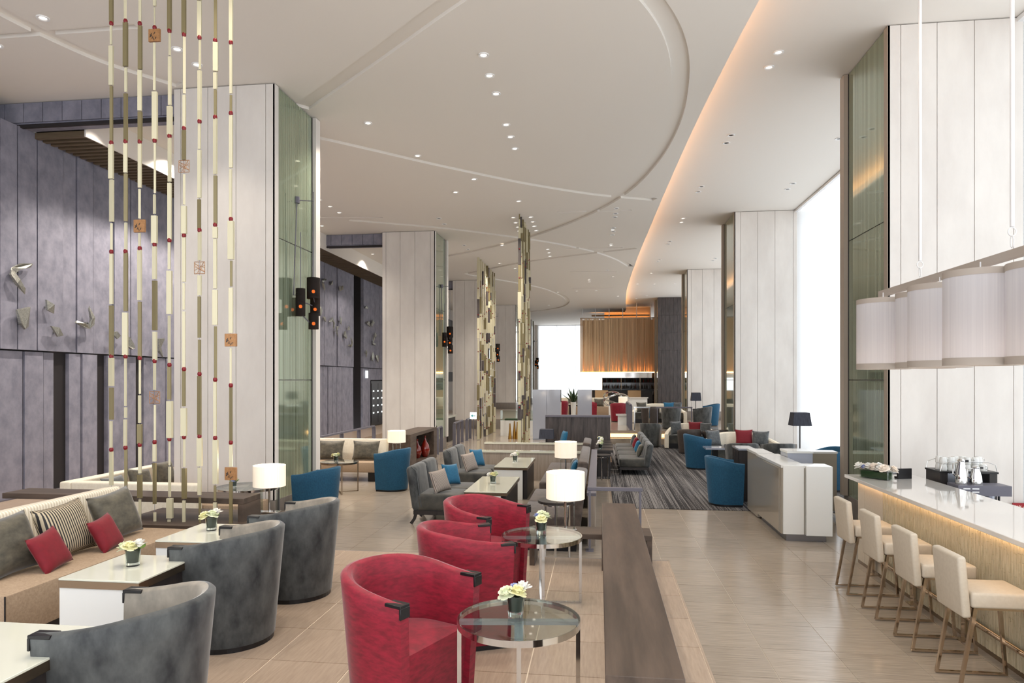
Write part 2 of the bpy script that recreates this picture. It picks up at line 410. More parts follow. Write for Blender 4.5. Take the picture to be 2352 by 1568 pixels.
vo, eo, fo, ov, oe, of = delaunay_2d_cdt(vs_, [], fs_, 1, 1e-4)
mb = MB()
def inside(p, poly):
    c = False; n = len(poly)
    for i in range(n):
        a, b = poly[i], poly[i-1]
        if (a.y > p[1]) != (b.y > p[1]) and p[0] < (b.x-a.x)*(p[1]-a.y)/(b.y-a.y)+a.x: c = not c
    return c
gb = [(min(q.x for q in g), max(q.x for q in g), min(q.y for q in g), max(q.y for q in g)) for g in grooves]
up = []
for f in fo:
    cx = sum(vo[i].x for i in f)/len(f); cy = sum(vo[i].y for i in f)/len(f)
    up.append(any(b[0] <= cx <= b[1] and b[2] <= cy <= b[3] and inside((cx, cy), g) for g, b in zip(grooves, gb)))
owner = {}
for fi, f in enumerate(fo):
    z = ZC+.05 if up[fi] else ZC
    mb.add([(vo[i].x, vo[i].y, z) for i in f], [tuple(range(len(f)))])
    for a, b in zip(f, list(f[1:])+[f[0]]): owner.setdefault((min(a,b), max(a,b)), []).append(fi)
for (a, b), fl in owner.items():
    if len(fl) == 2 and up[fl[0]] != up[fl[1]]:
        mb.add([(vo[a].x,vo[a].y,ZC),(vo[b].x,vo[b].y,ZC),(vo[b].x,vo[b].y,ZC+.05),(vo[a].x,vo[a].y,ZC+.05)], [(0,1,2,3)])
ceiling = struct(mb.build('ceiling', M['ceil']), 'white ceiling with curved recessed grooves')
# edge of the dropped ceiling: lip, upstand and the warm cove strip that lights the higher ceiling
mb = MB(); ms = MB(); mu = MB()
for a, b in zip(cove[:-1], cove[1:]):
    q = lambda p, dx, z: (p.x+dx, p.y, z)
    mb.add([q(a,0,ZC),q(b,0,ZC),q(b,0,ZC+.05),q(a,0,ZC+.05),q(a,-.2,ZC+.05),q(b,-.2,ZC+.05)], [(0,1,2,3),(3,2,5,4)])
    mu.add([q(a,-.2,ZC+.05),q(b,-.2,ZC+.05),q(b,-.2,ZR),q(a,-.2,ZR)], [(0,1,2,3)])
    ms.add([q(a,-.16,ZC+.055),q(b,-.16,ZC+.055),q(b,-.1,ZC+.055),q(a,-.1,ZC+.055),q(a,-.16,ZC+.08),q(b,-.16,ZC+.08),q(b,-.1,ZC+.08),q(a,-.1,ZC+.08)],
           [(4,5,6,7),(0,4,7,3),(3,7,6,2),(0,1,5,4)])
mb.build('cove_lip', M['ceil'], ceiling); mu.build('cove_upstand', M['ceil'], ceiling)
ms.build('cove_light_strip', M['cove'], ceiling)
struct(MB().box(1.0, 6.2, -1, 56, ZR, ZR+.1).build('ceiling', M['ceil']), 'higher ceiling strip along the windows')
MB().box(-9.6, 1.9, 55.8, 56, ZC, ZR+.1).build('end_upstand', M['ceil'], ceiling)

# ---- columns
def column(x0, x1, y0, y1, zt, side, z0, label, dark=False):
    c = thing('column', label, 'column', ((x0+x1)/2, (y0+y1)/2, z0))
    ox, oy = (x0+x1)/2, (y0+y1)/2
    a, b, e, f = x0-ox, x1-ox, y0-oy, y1-oy; H = zt-z0
    st = M['dwood'] if dark else M['stone']
    MB().box(a+.03, b-.03, e+.03, f-.03, 0, H).build('core', st if dark else M['stonebase'], c)
    MB().box(a, b, e, f, 0, .38).build('base_block', M['stonebase'], c, bevel=.004)
    fr = [0, .1, .37, .645, .93, 1] if side == 'L' else [0, .07, .34, .62, .91, 1]
    if dark:
        zs = [.38+(H-.4)*k/6 for k in range(7)]
        for k in range(6):
            off = .5 if k % 2 else 0
            for i in range(6):
                w = (b-a)/6
                MB().box(a+w*i+.002, a+w*(i+1)-.002, e-.01*((i+k) % 2), e+.03, zs[k]+.004, zs[k+1]-.004).build('panel', st, c)
    else:
        for i in range(5):
            MB().box(a+(b-a)*fr[i]+.004, a+(b-a)*fr[i+1]-.004, e, e+.03, .385, H-.015).build('panel', st, c)
        MB().box(a, a+.03, e+.034, f, .385, H-.015).build('panel', st, c) if side == 'R' else MB().box(b-.03, b, e+.034, f, .385, H-.015).build('panel', st, c)
    MB().box(a+.03, b-.03, f-.03, f, .385, H-.015).build('panel', st, c)
    gx0, gx1 = (b-.03, b-.008) if side == 'R' else (a+.008, a+.03)
    for zz in [(.27-z0 if z0 < .2 else .2, 2.19-z0), (2.205-z0, 4.36-z0), (4.375-z0, H-.02)]:
        MB().box(gx0, gx1, e+.13, f-.2, max(zz[0], .2), zz[1]).build('glass_pane', M['green'], c)
    px0, px1 = (b-.03, b) if side == 'R' else (a, a+.03)
    tr = M['white'] if side == 'R' else M['bronze']
    MB().box(px0, px1, e, e+.12, .385, H-.015).build('corner_strip', M['stone'] if side == 'R' else M['taupeW'], c)
    MB().box(px0-(.0 if side == 'R' else .06), px1+(.06 if side == 'R' else 0), f-.17, f-.0, .385, H-.015).build('edge_strip', M['stone'] if side == 'R' else M['taupeW'], c)
    MB().box(px0+.004, px1-.002, f-.2, f-.17, .2, H-.02).build('shadow_gap', M['black'], c)
    return c
M['taupeW'] = mat('taupe_metal_trim', (168,156,142), .4)
LY = [(9.76,11.3),(20.03,21.57),(30.2,31.65),(40.5,42.0),(50.5,52)]
names = ['nearest pale column on the left, behind the hanging rods', 'second pale column on the left, behind the low cabinet with vases',
         'third pale column on the left, behind the dense rod screen', 'fourth pale column on the left, standing on the far platform', 'last pale column on the left, beside the far window']
for k, (y0, y1) in enumerate(LY):
    column(-6.49-.03*k, -4.85-.03*k, y0, y1, ZC, 'R', .45 if k > 2 else 0, names[k])
RY = [(9.8,11.46),(20.14,21.9),(30.4,31.9)]
names = ['nearest white column on the right, behind the coffee bar', 'second white column on the right, behind the curved cream sofa', 'third white column on the right, by the far floor lamp']
for k, (y0, y1) in enumerate(RY):
    column(3.87-.04*k, 5.56, y0, y1, ZR, 'L', .45 if k > 1 else 0, names[k])
column(3.38, 4.75, 40.5, 42, ZR, 'L', .45, 'dark timber clad pillar beside the bottle bar', dark=True)

# ---- slate wall on the left
WX = -9.3
wl = struct(MB().box(-9.7, WX-.12, -1, 25.23, 0, 6.3).box(-10.8, -10.6, -1, 56, 0, ZC).box(-10.6, -10.4, 25, 27, 0, ZC).box(-9.7, WX-.12, 26.2, 34, 0, ZC).build('wall_left', M['opening']), 'slate plaster panel wall')
def seq(known, end, lo=.36, hi=.62):
    y = list(known)
    while y[-1] < end-.3: y.append(min(y[-1]+random.uniform(lo, hi), end))
    y[-1] = end; return y
upj = seq([-1,1,3,5,6.6,7.4,8.2,8.9,9.58,9.91,10.3,10.86,11.2,11.61,12.12,12.59,13.12,13.77], 22.3, .5, .8)+[22.87,23.51,24.1,24.68,25.23]
for a, b in list(zip(upj[:-1], upj[1:]))+list(zip([26.2,26.99,27.6,28.2,29,30,31.2],[26.99,27.6,28.2,29,30,31.2,34])):
    d = random.choice([0, 0, .025, .04])
    MB().box(WX-.12, WX-d, a+.012, b-.012, 2.69, 6.3).build('panel', M['purple'], wl)
loj = seq([-1,1,3,5,6.6,7.4,8.2,8.9,9.58,10.07,10.47,10.71,11.03,11.33,11.72,11.98,12.46,12.82,13.05,13.4,13.77], 22.3, .4, .6)+[22.7,23.1,23.5,24,24.5,25.23]
for a, b in zip(loj[:-1], loj[1:]):
    if (a, b) in ((10.71,11.03),(11.72,11.98),(12.82,13.05)): continue
    d = random.choice([.03, .05, .06])
    MB().box(WX-.12, WX-d, a+.014, b-.014, .30, 2.665).build('panel', M['purple'], wl)
for a, b in zip([26.2,26.9,28.9,29.6,30.4,31.5],[26.9,27.15,29.6,30.4,31.5,34]):
    MB().box(WX-.12, WX-.04, a+.014, b-.014, .30, 2.665).build('panel', M['purple'], wl)
MB().box(WX-.12, WX-.04, 27.15, 28.9, 2.2, 2.665).build('panel', M['purple'], wl)
struct(MB().box(WX-.12, WX-.02, -1, 25.2, .28, .30).build('baseboard_left', M['rail']))
# header beams between columns and wall
for k, (y0, y1) in enumerate(LY[:3]):
    hb = struct(MB().box(-10.6, -6.49-.03*k, y0+.22, y0+.45, 6.30, ZC).build('trim_%d' % (k+1), M['purple']), 'slate clad header beam under the ceiling')
    n = 12; w = (-6.49-.03*k+10.6)/n
    for i in range(n): MB().box(-10.6+w*i+.006, -10.6+w*(i+1)-.006, y0+.19, y0+.22, 6.36, ZC-.01).build('panel', M['purple'], hb)
    MB().box(-10.6, -6.49-.03*k, y0+.2, y0+.26, 6.28, 6.33).build('ledge', M['opening'], hb)
# slatted soffit
sf = sthing('trim_4', (WX, 10.0, 6.2), 'dark slatted timber soffit along the slate wall')
sm = MB().box(0, .9, 0, .07, 0, .1).mesh('slat', M['slat'])
MB().box(0, .9, .25, 23.5, .12, .14).build('backing', M['opening'], sf)
MB().box(.9, .93, .25, 23.5, 0, .48).build('fascia', M['ceil'], sf)
for i in range(131): link('slat', sm, sf, (0, .25+.165*i, 0))

# ---- windows and sheer curtains on the right
for k, (a, b) in enumerate([(-1, 9.8), (11.46, 20.14), (21.9, 30.4), (31.9, 40.5)]):
    w = sthing('window_%d' % (k+1), (5.9, (a+b)/2, 0), 'daylit window behind sheer curtains')
    n = max(4, round((b-a)/2.1)); s = (b-a)/n; y0 = -(b-a)/2
    for i in range(n):
        MB().box(-.01, .01, y0+s*i+.03, y0+s*(i+1)-.03, .05, 6.95).build('pane', M['day'], w)
        MB().box(-.04, .04, y0+s*i-.03, y0+s*i+.03, 0, 7).build('mullion', M['white'], w)
    MB().box(-.42, -.3, y0, -y0, 6.93, 6.99).build('curtain_track', M['white'], w)
    nc = n*1; sc = (b-a)/nc
    for i in range(nc):
        c = MB(); m_ = 16
        pts = [(-.35+.012*math.sin(j*1.7+i), y0+sc*i+.02+(sc-.04)*j/m_) for j in range(m_+1)]
        c.add([(p[0], p[1], .03) for p in pts]+[(p[0], p[1], 6.93) for p in pts], [(j, j+1, m_+2+j, m_+1+j) for j in range(m_)])
        co = c.build('sheer_curtain', M['sheer'], w, smooth=True)
# right shell behind the windows, far walls
struct(MB().box(6.0, 6.1, -1, 56, -.1, 7.1).build('wall_right', M['white']), 'outer wall behind the window panes')
wb = struct(MB().box(.35, 3.4, 46, 46.2, .45, ZR).box(3.4, 5.9, 43, 43.2, .45, ZR).build('wall_back', M['amberwall']), 'tan wall behind the bottle bar')
w = sthing('window_5', (-2, 55.9, 0), 'bright far window wall')
for i in range(4):
    MB().box(-2.9+1.5*i, -1.45+1.5*i, -.01, .01, .5, 6.6).build('pane', M['day'], w)
    MB().box(-2.95+1.5*i, -2.89+1.5*i, -.08, .04, .45, 6.68).build('mullion', M['white'], w)
MB().box(-3.2, 3.6, .06, .1, .4, 7).build('backing', M['white'], w)
for i in range(5):
    c = MB(); pts = [(-2.95+1.2*i+1.16*j/12, -.3+.02*math.sin(j*2+i)) for j in range(13)]
    c.add([(p[0], p[1], .5) for p in pts]+[(p[0], p[1], 6.6) for p in pts], [(j, j+1, 14+j, 13+j) for j in range(12)]); c.build('sheer_curtain', M['sheer'], w, smooth=True)
fwl = struct(MB().box(-9.7, -5.0, 55.6, 56, 0, ZC).build('wall_far', M['stone']), 'pale wall at the far left end')
MB().box(-9.7, -9.4, 34, 55.6, 0, ZC).build('side_return', M['stone'], fwl)
MB().box(-9.39, -9.35, 40, 46, 4.6, 6.0).build('dark_panel', M['blackwood'], fwl)
MB().box(-9.39, -9.35, 40, 46, 2.1, 2.7).build('dark_panel', M['blackwood'], fwl)

# ---- recessed downlights
def downlight_mesh():
    t = MB().lathe([(.045,.0),(.045,.02),(.075,.02),(.075,-.006),(.058,-.006),(.045,.0)], 16).mesh('trim_ring', M['white'])
    l = MB().cyl((0,0), .045, .004, .012, 14).mesh('lens', M['dl'])
    d = MB().cyl((0,0), .045, .004, .012, 14).mesh('reflector', M['dlo'])
    return t, l, d
DT, DLn, DR = downlight_mesh()
def downlight(x, y, z, lit, grp, lab):
    t = thing('downlight', lab, 'downlight', (x, y, z-.006), 0, grp)
    link('trim_ring', DT, t); link('lens' if lit else 'reflector', DLn if lit else DR, t)
lit = [(-6.83,7.65),(-5.67,8.6),(-5.67,9.06),(-1.58,9.29),(-1.6,9.93),(-1.6,10.57),(-1.62,11.88),(-1.62,12.48),(-1.62,13.13),(-3.6,13.3),(-2.77,15.01),(-6.92,16.26),(-6.9,16.91),(-6.91,17.56),
 (-2.35,18.69),(-2.36,19.32),(-2.37,19.87),(-2.39,20.4),(-1.87,18.7),(-1.87,19.27),(-1.88,19.82),(-1.88,20.41),(-1.75,23.38),(-1.75,24.03),(-1.77,24.71),(.38,22.75),(.39,23.0),(-.44,30.6),(-.45,31.0),(-.45,31.42),(-2.09,34.9),(-1.13,34.57),(-.15,34.52),(-3.35,27.23)]
off = [(-4.41,18.53),(-4.42,19.22),(-4.46,22.35),(-4.46,23.04),(.45,18.03),(.44,18.6),(.43,18.99),(.42,20.34),(.42,20.82),(.41,21.32),(-4.48,28.1),(-4.5,28.81),(-3.35,28.0),(.34,28.14)]
for b in BEAMS:                                # beams move to a near fixture; the rest get an added one
    if b.location.x > 1.9: continue
    q = min(lit, key=lambda p: (p[0]-b.location.x)**2+(p[1]-b.location.y)**2)
    if (q[0]-b.location.x)**2+(q[1]-b.location.y)**2 < 1.0: b.location.x, b.location.y = q
    else: lit.append((b.location.x, b.location.y))  # made-up downlight placed at the fill spot
for p in lit: downlight(p[0], p[1], ZC, True, 'lit downlights in the grooved ceiling', 'small round lit downlight in the grooved ceiling')
for p in off: downlight(p[0], p[1], ZC, False, 'dark downlights in the grooved ceiling', 'small round dark downlight in the grooved ceiling')
for i, p in enumerate([(2.61,10.42),(2.59,10.9),(2.48,20.77),(2.49,21.28),(2.33,31.27),(1.9,34.72),(2.75,34.84),(3.73,34.81),(2.17,41.0),(2.69,39.66)]):
    downlight(p[0], p[1], ZR, True, 'lit downlights in the window side ceiling', 'small round lit downlight added for the spot over the bar aisle')
downlight(2.6, 7.0, ZR, True, 'lit downlights in the window side ceiling', 'small round lit downlight added for the spot over the bar aisle')  # unseen fixture added so the aisle spot has a fitting
for p in [(2.57,13.83),(2.56,14.27),(4.74,14.3),(4.7,17.42),(4.7,17.92),(2.52,17.41),(2.51,17.88),(2.43,24.17),(2.43,24.63),(2.4,27.8),(2.36,28.2),(4.56,27.78),(4.55,28.27)]:
    downlight(p[0], p[1], ZR, False, 'dark downlights in the window side ceiling', 'small round dark downlight in the higher ceiling by the windows')

# ================================================================ FURNITURE BUILDERS
def tub_chair(name, label, cat, loc, rz, outer, inner, cap=True, hb=.77, ha=.695, R=.345, L=.255, group=None):
    t = thing(name, label, cat, loc, rz, group)
    path = [(L-L*k/5, R) for k in range(5)]+[(R*math.cos(PI/2+PI*k/22), R*math.sin(PI/2+PI*k/22)) for k in range(23)]+[(L*k/5, -R) for k in range(1, 6)]
    n = len(path); th = .062
    def nrm(i):
        x, y = path[i]
        return Vector((0, -1)) if (x > 1e-6 and y > 0) else Vector((0, 1)) if x > 1e-6 else Vector((-x, -y)).normalized()
    def h(i):
        s = (L-path[i][0])/(L+R); s = s*s*(3-2*s); return ha+(hb-ha)*s
    ko = MB(); rows = []; K = 6
    for k in range(K+1):
        f = k/K; sc = .86+.14*f
        rows.append([(path[i][0]*sc+(1-f)*.02, path[i][1]*sc, .035+(h(i)-.035)*f) for i in range(n)])
    for off, dz in ((th*.22, .014), (th*.55, .018)):
        rows.append([(path[i][0]+nrm(i).x*off, path[i][1]+nrm(i).y*off, h(i)+dz) for i in range(n)])
    no = len(rows)
    def grid(mb, rs):
        base = [p for r in rs for p in r]
        mb.add(base, [(a*n+i, a*n+i+1, (a+1)*n+i+1, (a+1)*n+i) for a in range(len(rs)-1) for i in range(n-1)])
    grid(ko, rows)
    inn = [rows[-1], [(path[i][0]+nrm(i).x*th*.85, path[i][1]+nrm(i).y*th*.85, h(i)+.01) for i in range(n)]]
    for k in range(K, -1, -1):
        f = k/K; sc = .86+.14*f
        inn.append([((path[i][0]+nrm(i).x*th)*sc+(1-f)*.02, (path[i][1]+nrm(i).y*th)*sc, .035+(h(i)-.035)*f) for i in range(n)])
    for e in (0, n-1):                       # arm fronts
        o_ = [r[e] for r in rows[:K+1]]; i_ = [r[e] for r in inn[2:]][::-1]
        top = [rows[K][e], rows[K+1][e], rows[K+2][e], inn[1][e], inn[2][e]]
        for k in range(K): ko.add([o_[k], o_[k+1], i_[k+1], i_[k]], [(0,1,2,3)])
        ko.add(top, [(0,1,2,3,4)])
    sh = ko.build('shell', outer, t, smooth=True, angle=50)
    ki = MB(); grid(ki, inn); ki.build('inner_lining', inner, t, smooth=True, angle=50)
    # seat block
    poly = [((path[i][0]+nrm(i).x*(th+.004)), (path[i][1]+nrm(i).y*(th+.004))) for i in range(n)]
    poly = [(min(p[0], L-.035), p[1]) for p in poly]
    ks = MB(); m = len(poly)
    lev = [(.06, .88), (.33, .96), (.385, .965), (.42, .93), (.43, .8)]
    vs = [(p[0]*s+(1-s)*.02, p[1]*s, z) for z, s in lev for p in poly]; vs.append((-.02, 0, .436))
    fs = [(a*m+i, a*m+(i+1) % m, (a+1)*m+(i+1) % m, (a+1)*m+i) for a in range(len(lev)-1) for i in range(m)]
    fs += [((len(lev)-1)*m+i, (len(lev)-1)*m+(i+1) % m, len(vs)-1) for i in range(m)]
    ks.add(vs, fs).build('seat', inner if outer is not M['gvelvet'] else outer, t, smooth=True, angle=50)
    MB().prism([(p[0]*.84+.02, p[1]*.84) for p in path], 0, .036).build('base', M['black'], t)
    if cap:
        for s in (1, -1):
            c = MB(); y0, y1 = s*(R+.004), s*(R-th-.004)
            c.box(L-.095, L+.006, min(y0,y1), max(y0,y1), ha+.002, ha+.018).box(L-.004, L+.008, min(y0,y1), max(y0,y1), ha-.05, ha+.004)
            c.build('arm_cap', M['black'], t, bevel=.002, seg=1)
    return t

def tub_tall(name, label, cat, loc, rz, m, group=None):
    return tub_chair(name, label, cat, loc, rz, m, m, cap=False, hb=.83, ha=.73, R=.35, L=.24, group=group)

def rbox(x0, x1, y0, y1, z0, z1): return MB().box(x0, x1, y0, y1, z0, z1)

def lounge_chair(label, loc, rz, group):
    t = thing('slipper_chair', label, 'chair', loc, rz, group)
    rbox(-.3, .38, -.32, .32, .2, .45).build('seat', M['lvelvet'], t, bevel=.05, seg=4)
    b = MB(); b.M = rot('Y', -9, (-.26, 0, .2)); b.box(-.09, .07, -.325, .325, 0, .66)
    b.build('backrest', M['gvelvet'], t, bevel=.06, seg=4)
    p = MB(); p.M = rot('Y', -9, (-.26, 0, .2)); p.tube([(.06,-.318,.05),(.07,-.318,.58),(.0,-.318,.655)], .006, 6).tube([(.06,.318,.05),(.07,.318,.58),(.0,.318,.655)], .006, 6)
    p.build('piping', M['dcush'], t)
    MB().box(-.33, .37, -.31, .31, .145, .205).build('frame', M['blackwood'], t)
    for x, y, dx in ((-.3,-.28,-.07),(-.3,.28,-.07),(.34,-.28,.02),(.34,.28,.02)):
        MB().tube([(x, y, .15), (x+dx*.3, y, .08), (x+dx, y, .012)], .02, sq=True).build('leg', M['blackwood'], t)
    return t

PCACHE = {}
def pillow_mesh(sx, sz, th, m):
    key = (sx, sz, th, m.name)
    if key in PCACHE: return PCACHE[key]
    n = 14; mb = MB()
    for side in (1, -1):
        vs = []
        for i in range(n+1):
            for j in range(n+1):
                u, v = -1+2*i/n, -1+2*j/n
                k = max(0, (1-u**4)*(1-v**4))**.55
                x = sx/2*u*(1-.09*(1-v*v)); z = sz/2*v*(1-.09*(1-u*u))
                vs.append((x, side*th/2*k, z+sz/2))
        mb.add(vs, [(i*(n+1)+j, (i+1)*(n+1)+j, (i+1)*(n+1)+j+1, i*(n+1)+j+1) for i in range(n) for j in range(n)])
    PCACHE[key] = mb.mesh('cushion', m, smooth=True, angle=80); return PCACHE[key]
def pillow(label, loc, rz, m, sx=.46, sz=.46, th=.15, lean=-18, roll=0, group=None):
    # local face looks along -y before rz; lean tips the top backwards
    o = link('cushion', pillow_mesh(sx, sz, th, m)); o.location = loc
    o.rotation_euler = (Matrix.Rotation(rz, 3, 'Z') @ Matrix.Rotation(math.radians(lean), 3, 'X') @ Matrix.Rotation(math.radians(roll), 3, 'Y')).to_euler()
    return tag(o, label, 'cushion', group)

def petal_ball(r, seed):
    rnd = random.Random(seed); mb = MB()
    for ring, (cnt, tilt, rr) in enumerate([(6, 75, 1), (6, 50, .9), (5, 28, .75), (4, 10, .5)]):
        for k in range(cnt):
            a = 2*PI*k/cnt+ring*.5+rnd.uniform(-.1,.1); M4 = Matrix.Rotation(a, 4, 'Z') @ Matrix.Rotation(math.radians(tilt+rnd.uniform(-8,8)), 4, 'Y')
            w = r*.75*rr
            pts = [(0,-w*.3,0),(0,w*.3,0),(-r*.12,-w*.7,r*.55),(-r*.12,w*.7,r*.55),(r*.02,-w*.5,r*.95),(r*.02,w*.5,r*.95),(r*.06,0,r*1.05),(-r*.2,0,r*.5)]
            mb.M = M4; mb.add(pts, [(0,1,7),(0,7,2),(1,3,7),(2,7,6,4),(7,3,5,6)]); mb.M = None
    mb.ball((0,0,r*.35), r*.45, 8, 5)
    return mb
FL = {}
def flower_mesh(c):
    if c not in FL: FL[c] = petal_ball(.05, hash(c) % 7).mesh('flower', M[c], smooth=True, angle=60)
    return FL[c]
VASE = {}
def flower_vase(label, loc, s=1.0, cols=('pg','py','pw','pb'), rz=0, group='posies in glass tumblers'):
    t = thing('flower_vase', label, 'flower vase', loc, rz, group); t.scale = (s, s, s)
    if not VASE:
        VASE['g'] = MB().lathe([(0,0),(.036,0),(.045,.1),(.043,.1),(.034,.022),(0,.02)], 18).mesh('tumbler', M['glass'], smooth=True)
        VASE['l'] = MB().lathe([(0,.026),(.032,.026),(.04,.094),(.0,.098)], 14).mesh('leaf_wrap', M['leaf'], smooth=True)
        VASE['m'] = MB().ball((0,0,0), .03, 8, 5, .6).mesh('leaf_tuft', M['mint'], smooth=True)
    link('tumbler', VASE['g'], t); link('leaf_wrap', VASE['l'], t)
    pos = [(-.042,-.012,.1),(.0,-.035,.11),(.04,.005,.115),(.0,.035,.115)]
    for k, c in enumerate(cols):
        f = link('flower', flower_mesh(c), t, pos[k]); f.rotation_euler = (pos[k][1]*-9, pos[k][0]*9, k*1.3)
        f.scale = (.6,)*3 if c == 'pb' else (.95,)*3
    link('leaf_tuft', VASE['m'], t, (.03,.03,.115))
    return t

def table_lamp(label, loc, rz=0, r=.19, h=.26, top=.52, lit=True):
    t = thing('table_lamp', label, 'table lamp', loc, rz, 'drum table lamps')
    MB().lathe([(r-.003, top-h), (r, top-h), (r, top), (r-.004, top), (r-.003, top-h)], 36).build('shade', M['shade'], t, smooth=True, angle=60)
    MB().cyl((0,0), r-.006, top-.02, top-.014, 30).build('diffuser', M['shadein'], t)
    MB().cyl((0,0), r-.006, top-h+.01, top-h+.016, 30).build('diffuser', M['shadein'], t)
    MB().box(-.11,.11,-.05,.05,0,.014).build('base', M['chrome'], t, bevel=.003, seg=1)
    MB().cyl((-.0,0), .012, .014, top-h+.012, 12).build('stem', M['chrome'], t)
    for x in (-.085,.085): MB().box(x-.006,x+.006,-.03,.03,.014,top-h-.03).build('glass_post', M['tglass'], t)
    MB().box(-.09,.09,-.006,.006,top-h-.03,top-h-.02).build('cross_bar', M['chrome'], t)
    l = bpy.data.lights.new('table_lamp_bulb', 'POINT'); l.energy = 5; l.color = (1,.8,.58); l.shadow_soft_size = .08
    lo = bpy.data.objects.new('table_lamp_bulb', l); COL.objects.link(lo); lo.parent = t; lo.location = (0,0,top+.03)
    return t

def round_glass_table(label, loc, rz=0, r=.325, h=.55, metal='chrome'):
    t = thing('round_glass_table', label, 'table', loc, rz, 'round glass tables'); m = M[metal]
    MB().cyl((0,0), r-.004, h-.012, h, 48).build('glass_top', M['tglass'], t)
    MB().lathe([(r-.012,h-.035),(r,h-.035),(r,h-.002),(r-.004,h-.002),(r-.004,h-.013),(r-.012,h-.013),(r-.012,h-.035)], 48).build('rim', m, t, smooth=True, angle=30)
    MB().box(-r+.01,r-.01,-.022,.022,h-.033,h-.014).build('cross_bar', M['glossgrey'], t)
    MB().box(-.022,.022,-r+.01,r-.01,h-.0335,h-.0145).build('cross_bar', M['glossgrey'], t)
    q = r-.012
    for k in range(4):
        c, s = math.cos(k*PI/2), math.sin(k*PI/2)
        mb = MB(); mb.M = Matrix.Rotation(k*PI/2, 4, 'Z'); mb.box(q-.012,q+.01,-.011,.011,0,h-.033); mb.build('leg', m, t)
    for k in range(2):
        mb = MB(); mb.M = Matrix.Rotation(k*PI/2, 4, 'Z'); mb.box(-q,q,-.011,.011,0.001*k,.014+.001*k); mb.build('floor_bar', m, t)
    return t

def slab_table(label, loc, rz, w, d, h, top='ivory', group='ivory topped tables'):
    # w along x, d along y; white panel leg at the near (-y) side, ribbed dark leg behind
    t = thing('slab_table', label, 'table', loc, rz, group)
    MB().box(-w/2,w/2,-d/2,d/2,h-.012,h).build('glass_top', M[top], t, bevel=.002, seg=1)
    MB().box(-w/2,w/2,-d/2,d/2,h-.055,h-.012).build('edge_band', M['bronze'], t)
    MB().box(-w/2,w/2-.09,-d/2+.01,-d/2+.05,0,h-.055).build('panel_leg', M['gloss'], t)
    MB().box(w/2-.1,w/2-.02,-d/2+.12,d/2-.1,0,h-.055).build('ribbed_leg', M['blackwood'], t)
    return t

# ================================================================ RAISED LOUNGE (level 0.4)
P = .4
sofa = thing('banquette_sofa', 'taupe banquette with ribbed cream back, nearest on the left', 'sofa', (-4.1, 4.9, P))
MB().box(-.3, .35, -1.0, 1.0, .13, .42).build('seat', M['taupe'], sofa, bevel=.012)
b = MB(); b.M = rot('Y', -7, (-.3, 0, .2)); b.box(-.16, .02, -1.0, 1.0, 0, .61); b.build('backrest', M['ribbed'], sofa, bevel=.03, seg=3)
MB().box(-.3, .28, -.96, .96, 0, .13).build('plinth', M['black'], sofa)
MB().tube([(.35,-1.0,.42),(.35,-1.0,.13)], .005, 6).build('piping', M['black'], sofa)
pillow('large grey velvet cushion at the far end of the near taupe banquette', (-4.12, 5.5, P+.42), PI/2, M['gcush'], .52, .43, .16, -20, -4)
pillow('black and sand striped cushion on the near taupe banquette', (-4.1, 4.9, P+.42), PI/2, M['stripe'], .5, .43, .16, -20, -3)
pillow('grey velvet cushion at the left frame edge on the near taupe banquette', (-4.1, 4.36, P+.42), PI/2, M['gcush'], .5, .43, .16, -20, -3)
pillow('small red cushion in front of the big grey one on the near banquette', (-3.93, 5.13, P+.42), PI/2+.1, M['redc'], .3, .29, .1, -26, -7)
pillow('small red cushion in front of the striped one on the near banquette', (-3.92, 4.55, P+.42), PI/2+.1, M['redc'], .32, .3, .1, -26, -8)
slab_table('ivory topped table cut by the lower left corner of the frame', (-2.67, 2.6, P), 0, .7, .78, .62)
slab_table('ivory topped table with white panel leg, second from the left corner', (-2.93, 3.97, P), 0, .52, .57, .62)
slab_table('ivory topped table by the hanging rods, third along the near banquette', (-2.99, 4.95, P), 0, .5, .6, .62)
flower_vase('posy in glass tumbler on the second ivory table from the left corner', (-2.94, 4.0, P+.62), 1.05)
flower_vase('posy in glass tumbler on the ivory table nearest the hanging rods', (-3.02, 5.02, P+.62), 1.05, ('py','pg','pw','pb'), .6)
G = 'grey velvet tub chairs'
g1 = tub_chair('tub_chair', 'grey velvet tub chair cut by the bottom edge, nearest the left corner', 'chair', (-2.17, 2.98, P), PI+.05, M['gvelvet'], M['gvelvet_lit'], group=G)
dup(g1, (-2.53, 4.47, P), PI+.02, 'grey velvet tub chair at the second ivory table, middle of three')
dup(g1, (-2.52, 5.48, P), PI-.02, 'grey velvet tub chair farthest of the three along the near banquette')
G = 'crimson tub chairs'
r1 = tub_chair('tub_chair', 'crimson velvet tub chair nearest the camera by the front glass table', 'chair', (-1.04, 3.6, P), -.42, M['red'], M['red'], group=G)
dup(r1, (-.93, 4.72, P), .42, 'crimson velvet tub chair in the middle of the three')
dup(r1, (-.97, 5.72, P), -.42, 'crimson velvet tub chair farthest of the three, by the rear glass table')
round_glass_table('round glass table with chrome rim in front of the nearest crimson chair', (-.42, 3.57, P), .12)
round_glass_table('round glass table beside the farthest crimson chair, reflecting a lamp', (-.46, 5.5, P), .12)
flower_vase('yellow and white posy on the front round glass table', (-.44, 3.6, P+.55), 1.1, ('pg','py','pw','pb'), .3)
flower_vase('posy with green leaf on the rear round glass table', (-.47, 5.56, P+.55), 1.1, ('py','pg','pg','pb'), 1.4)
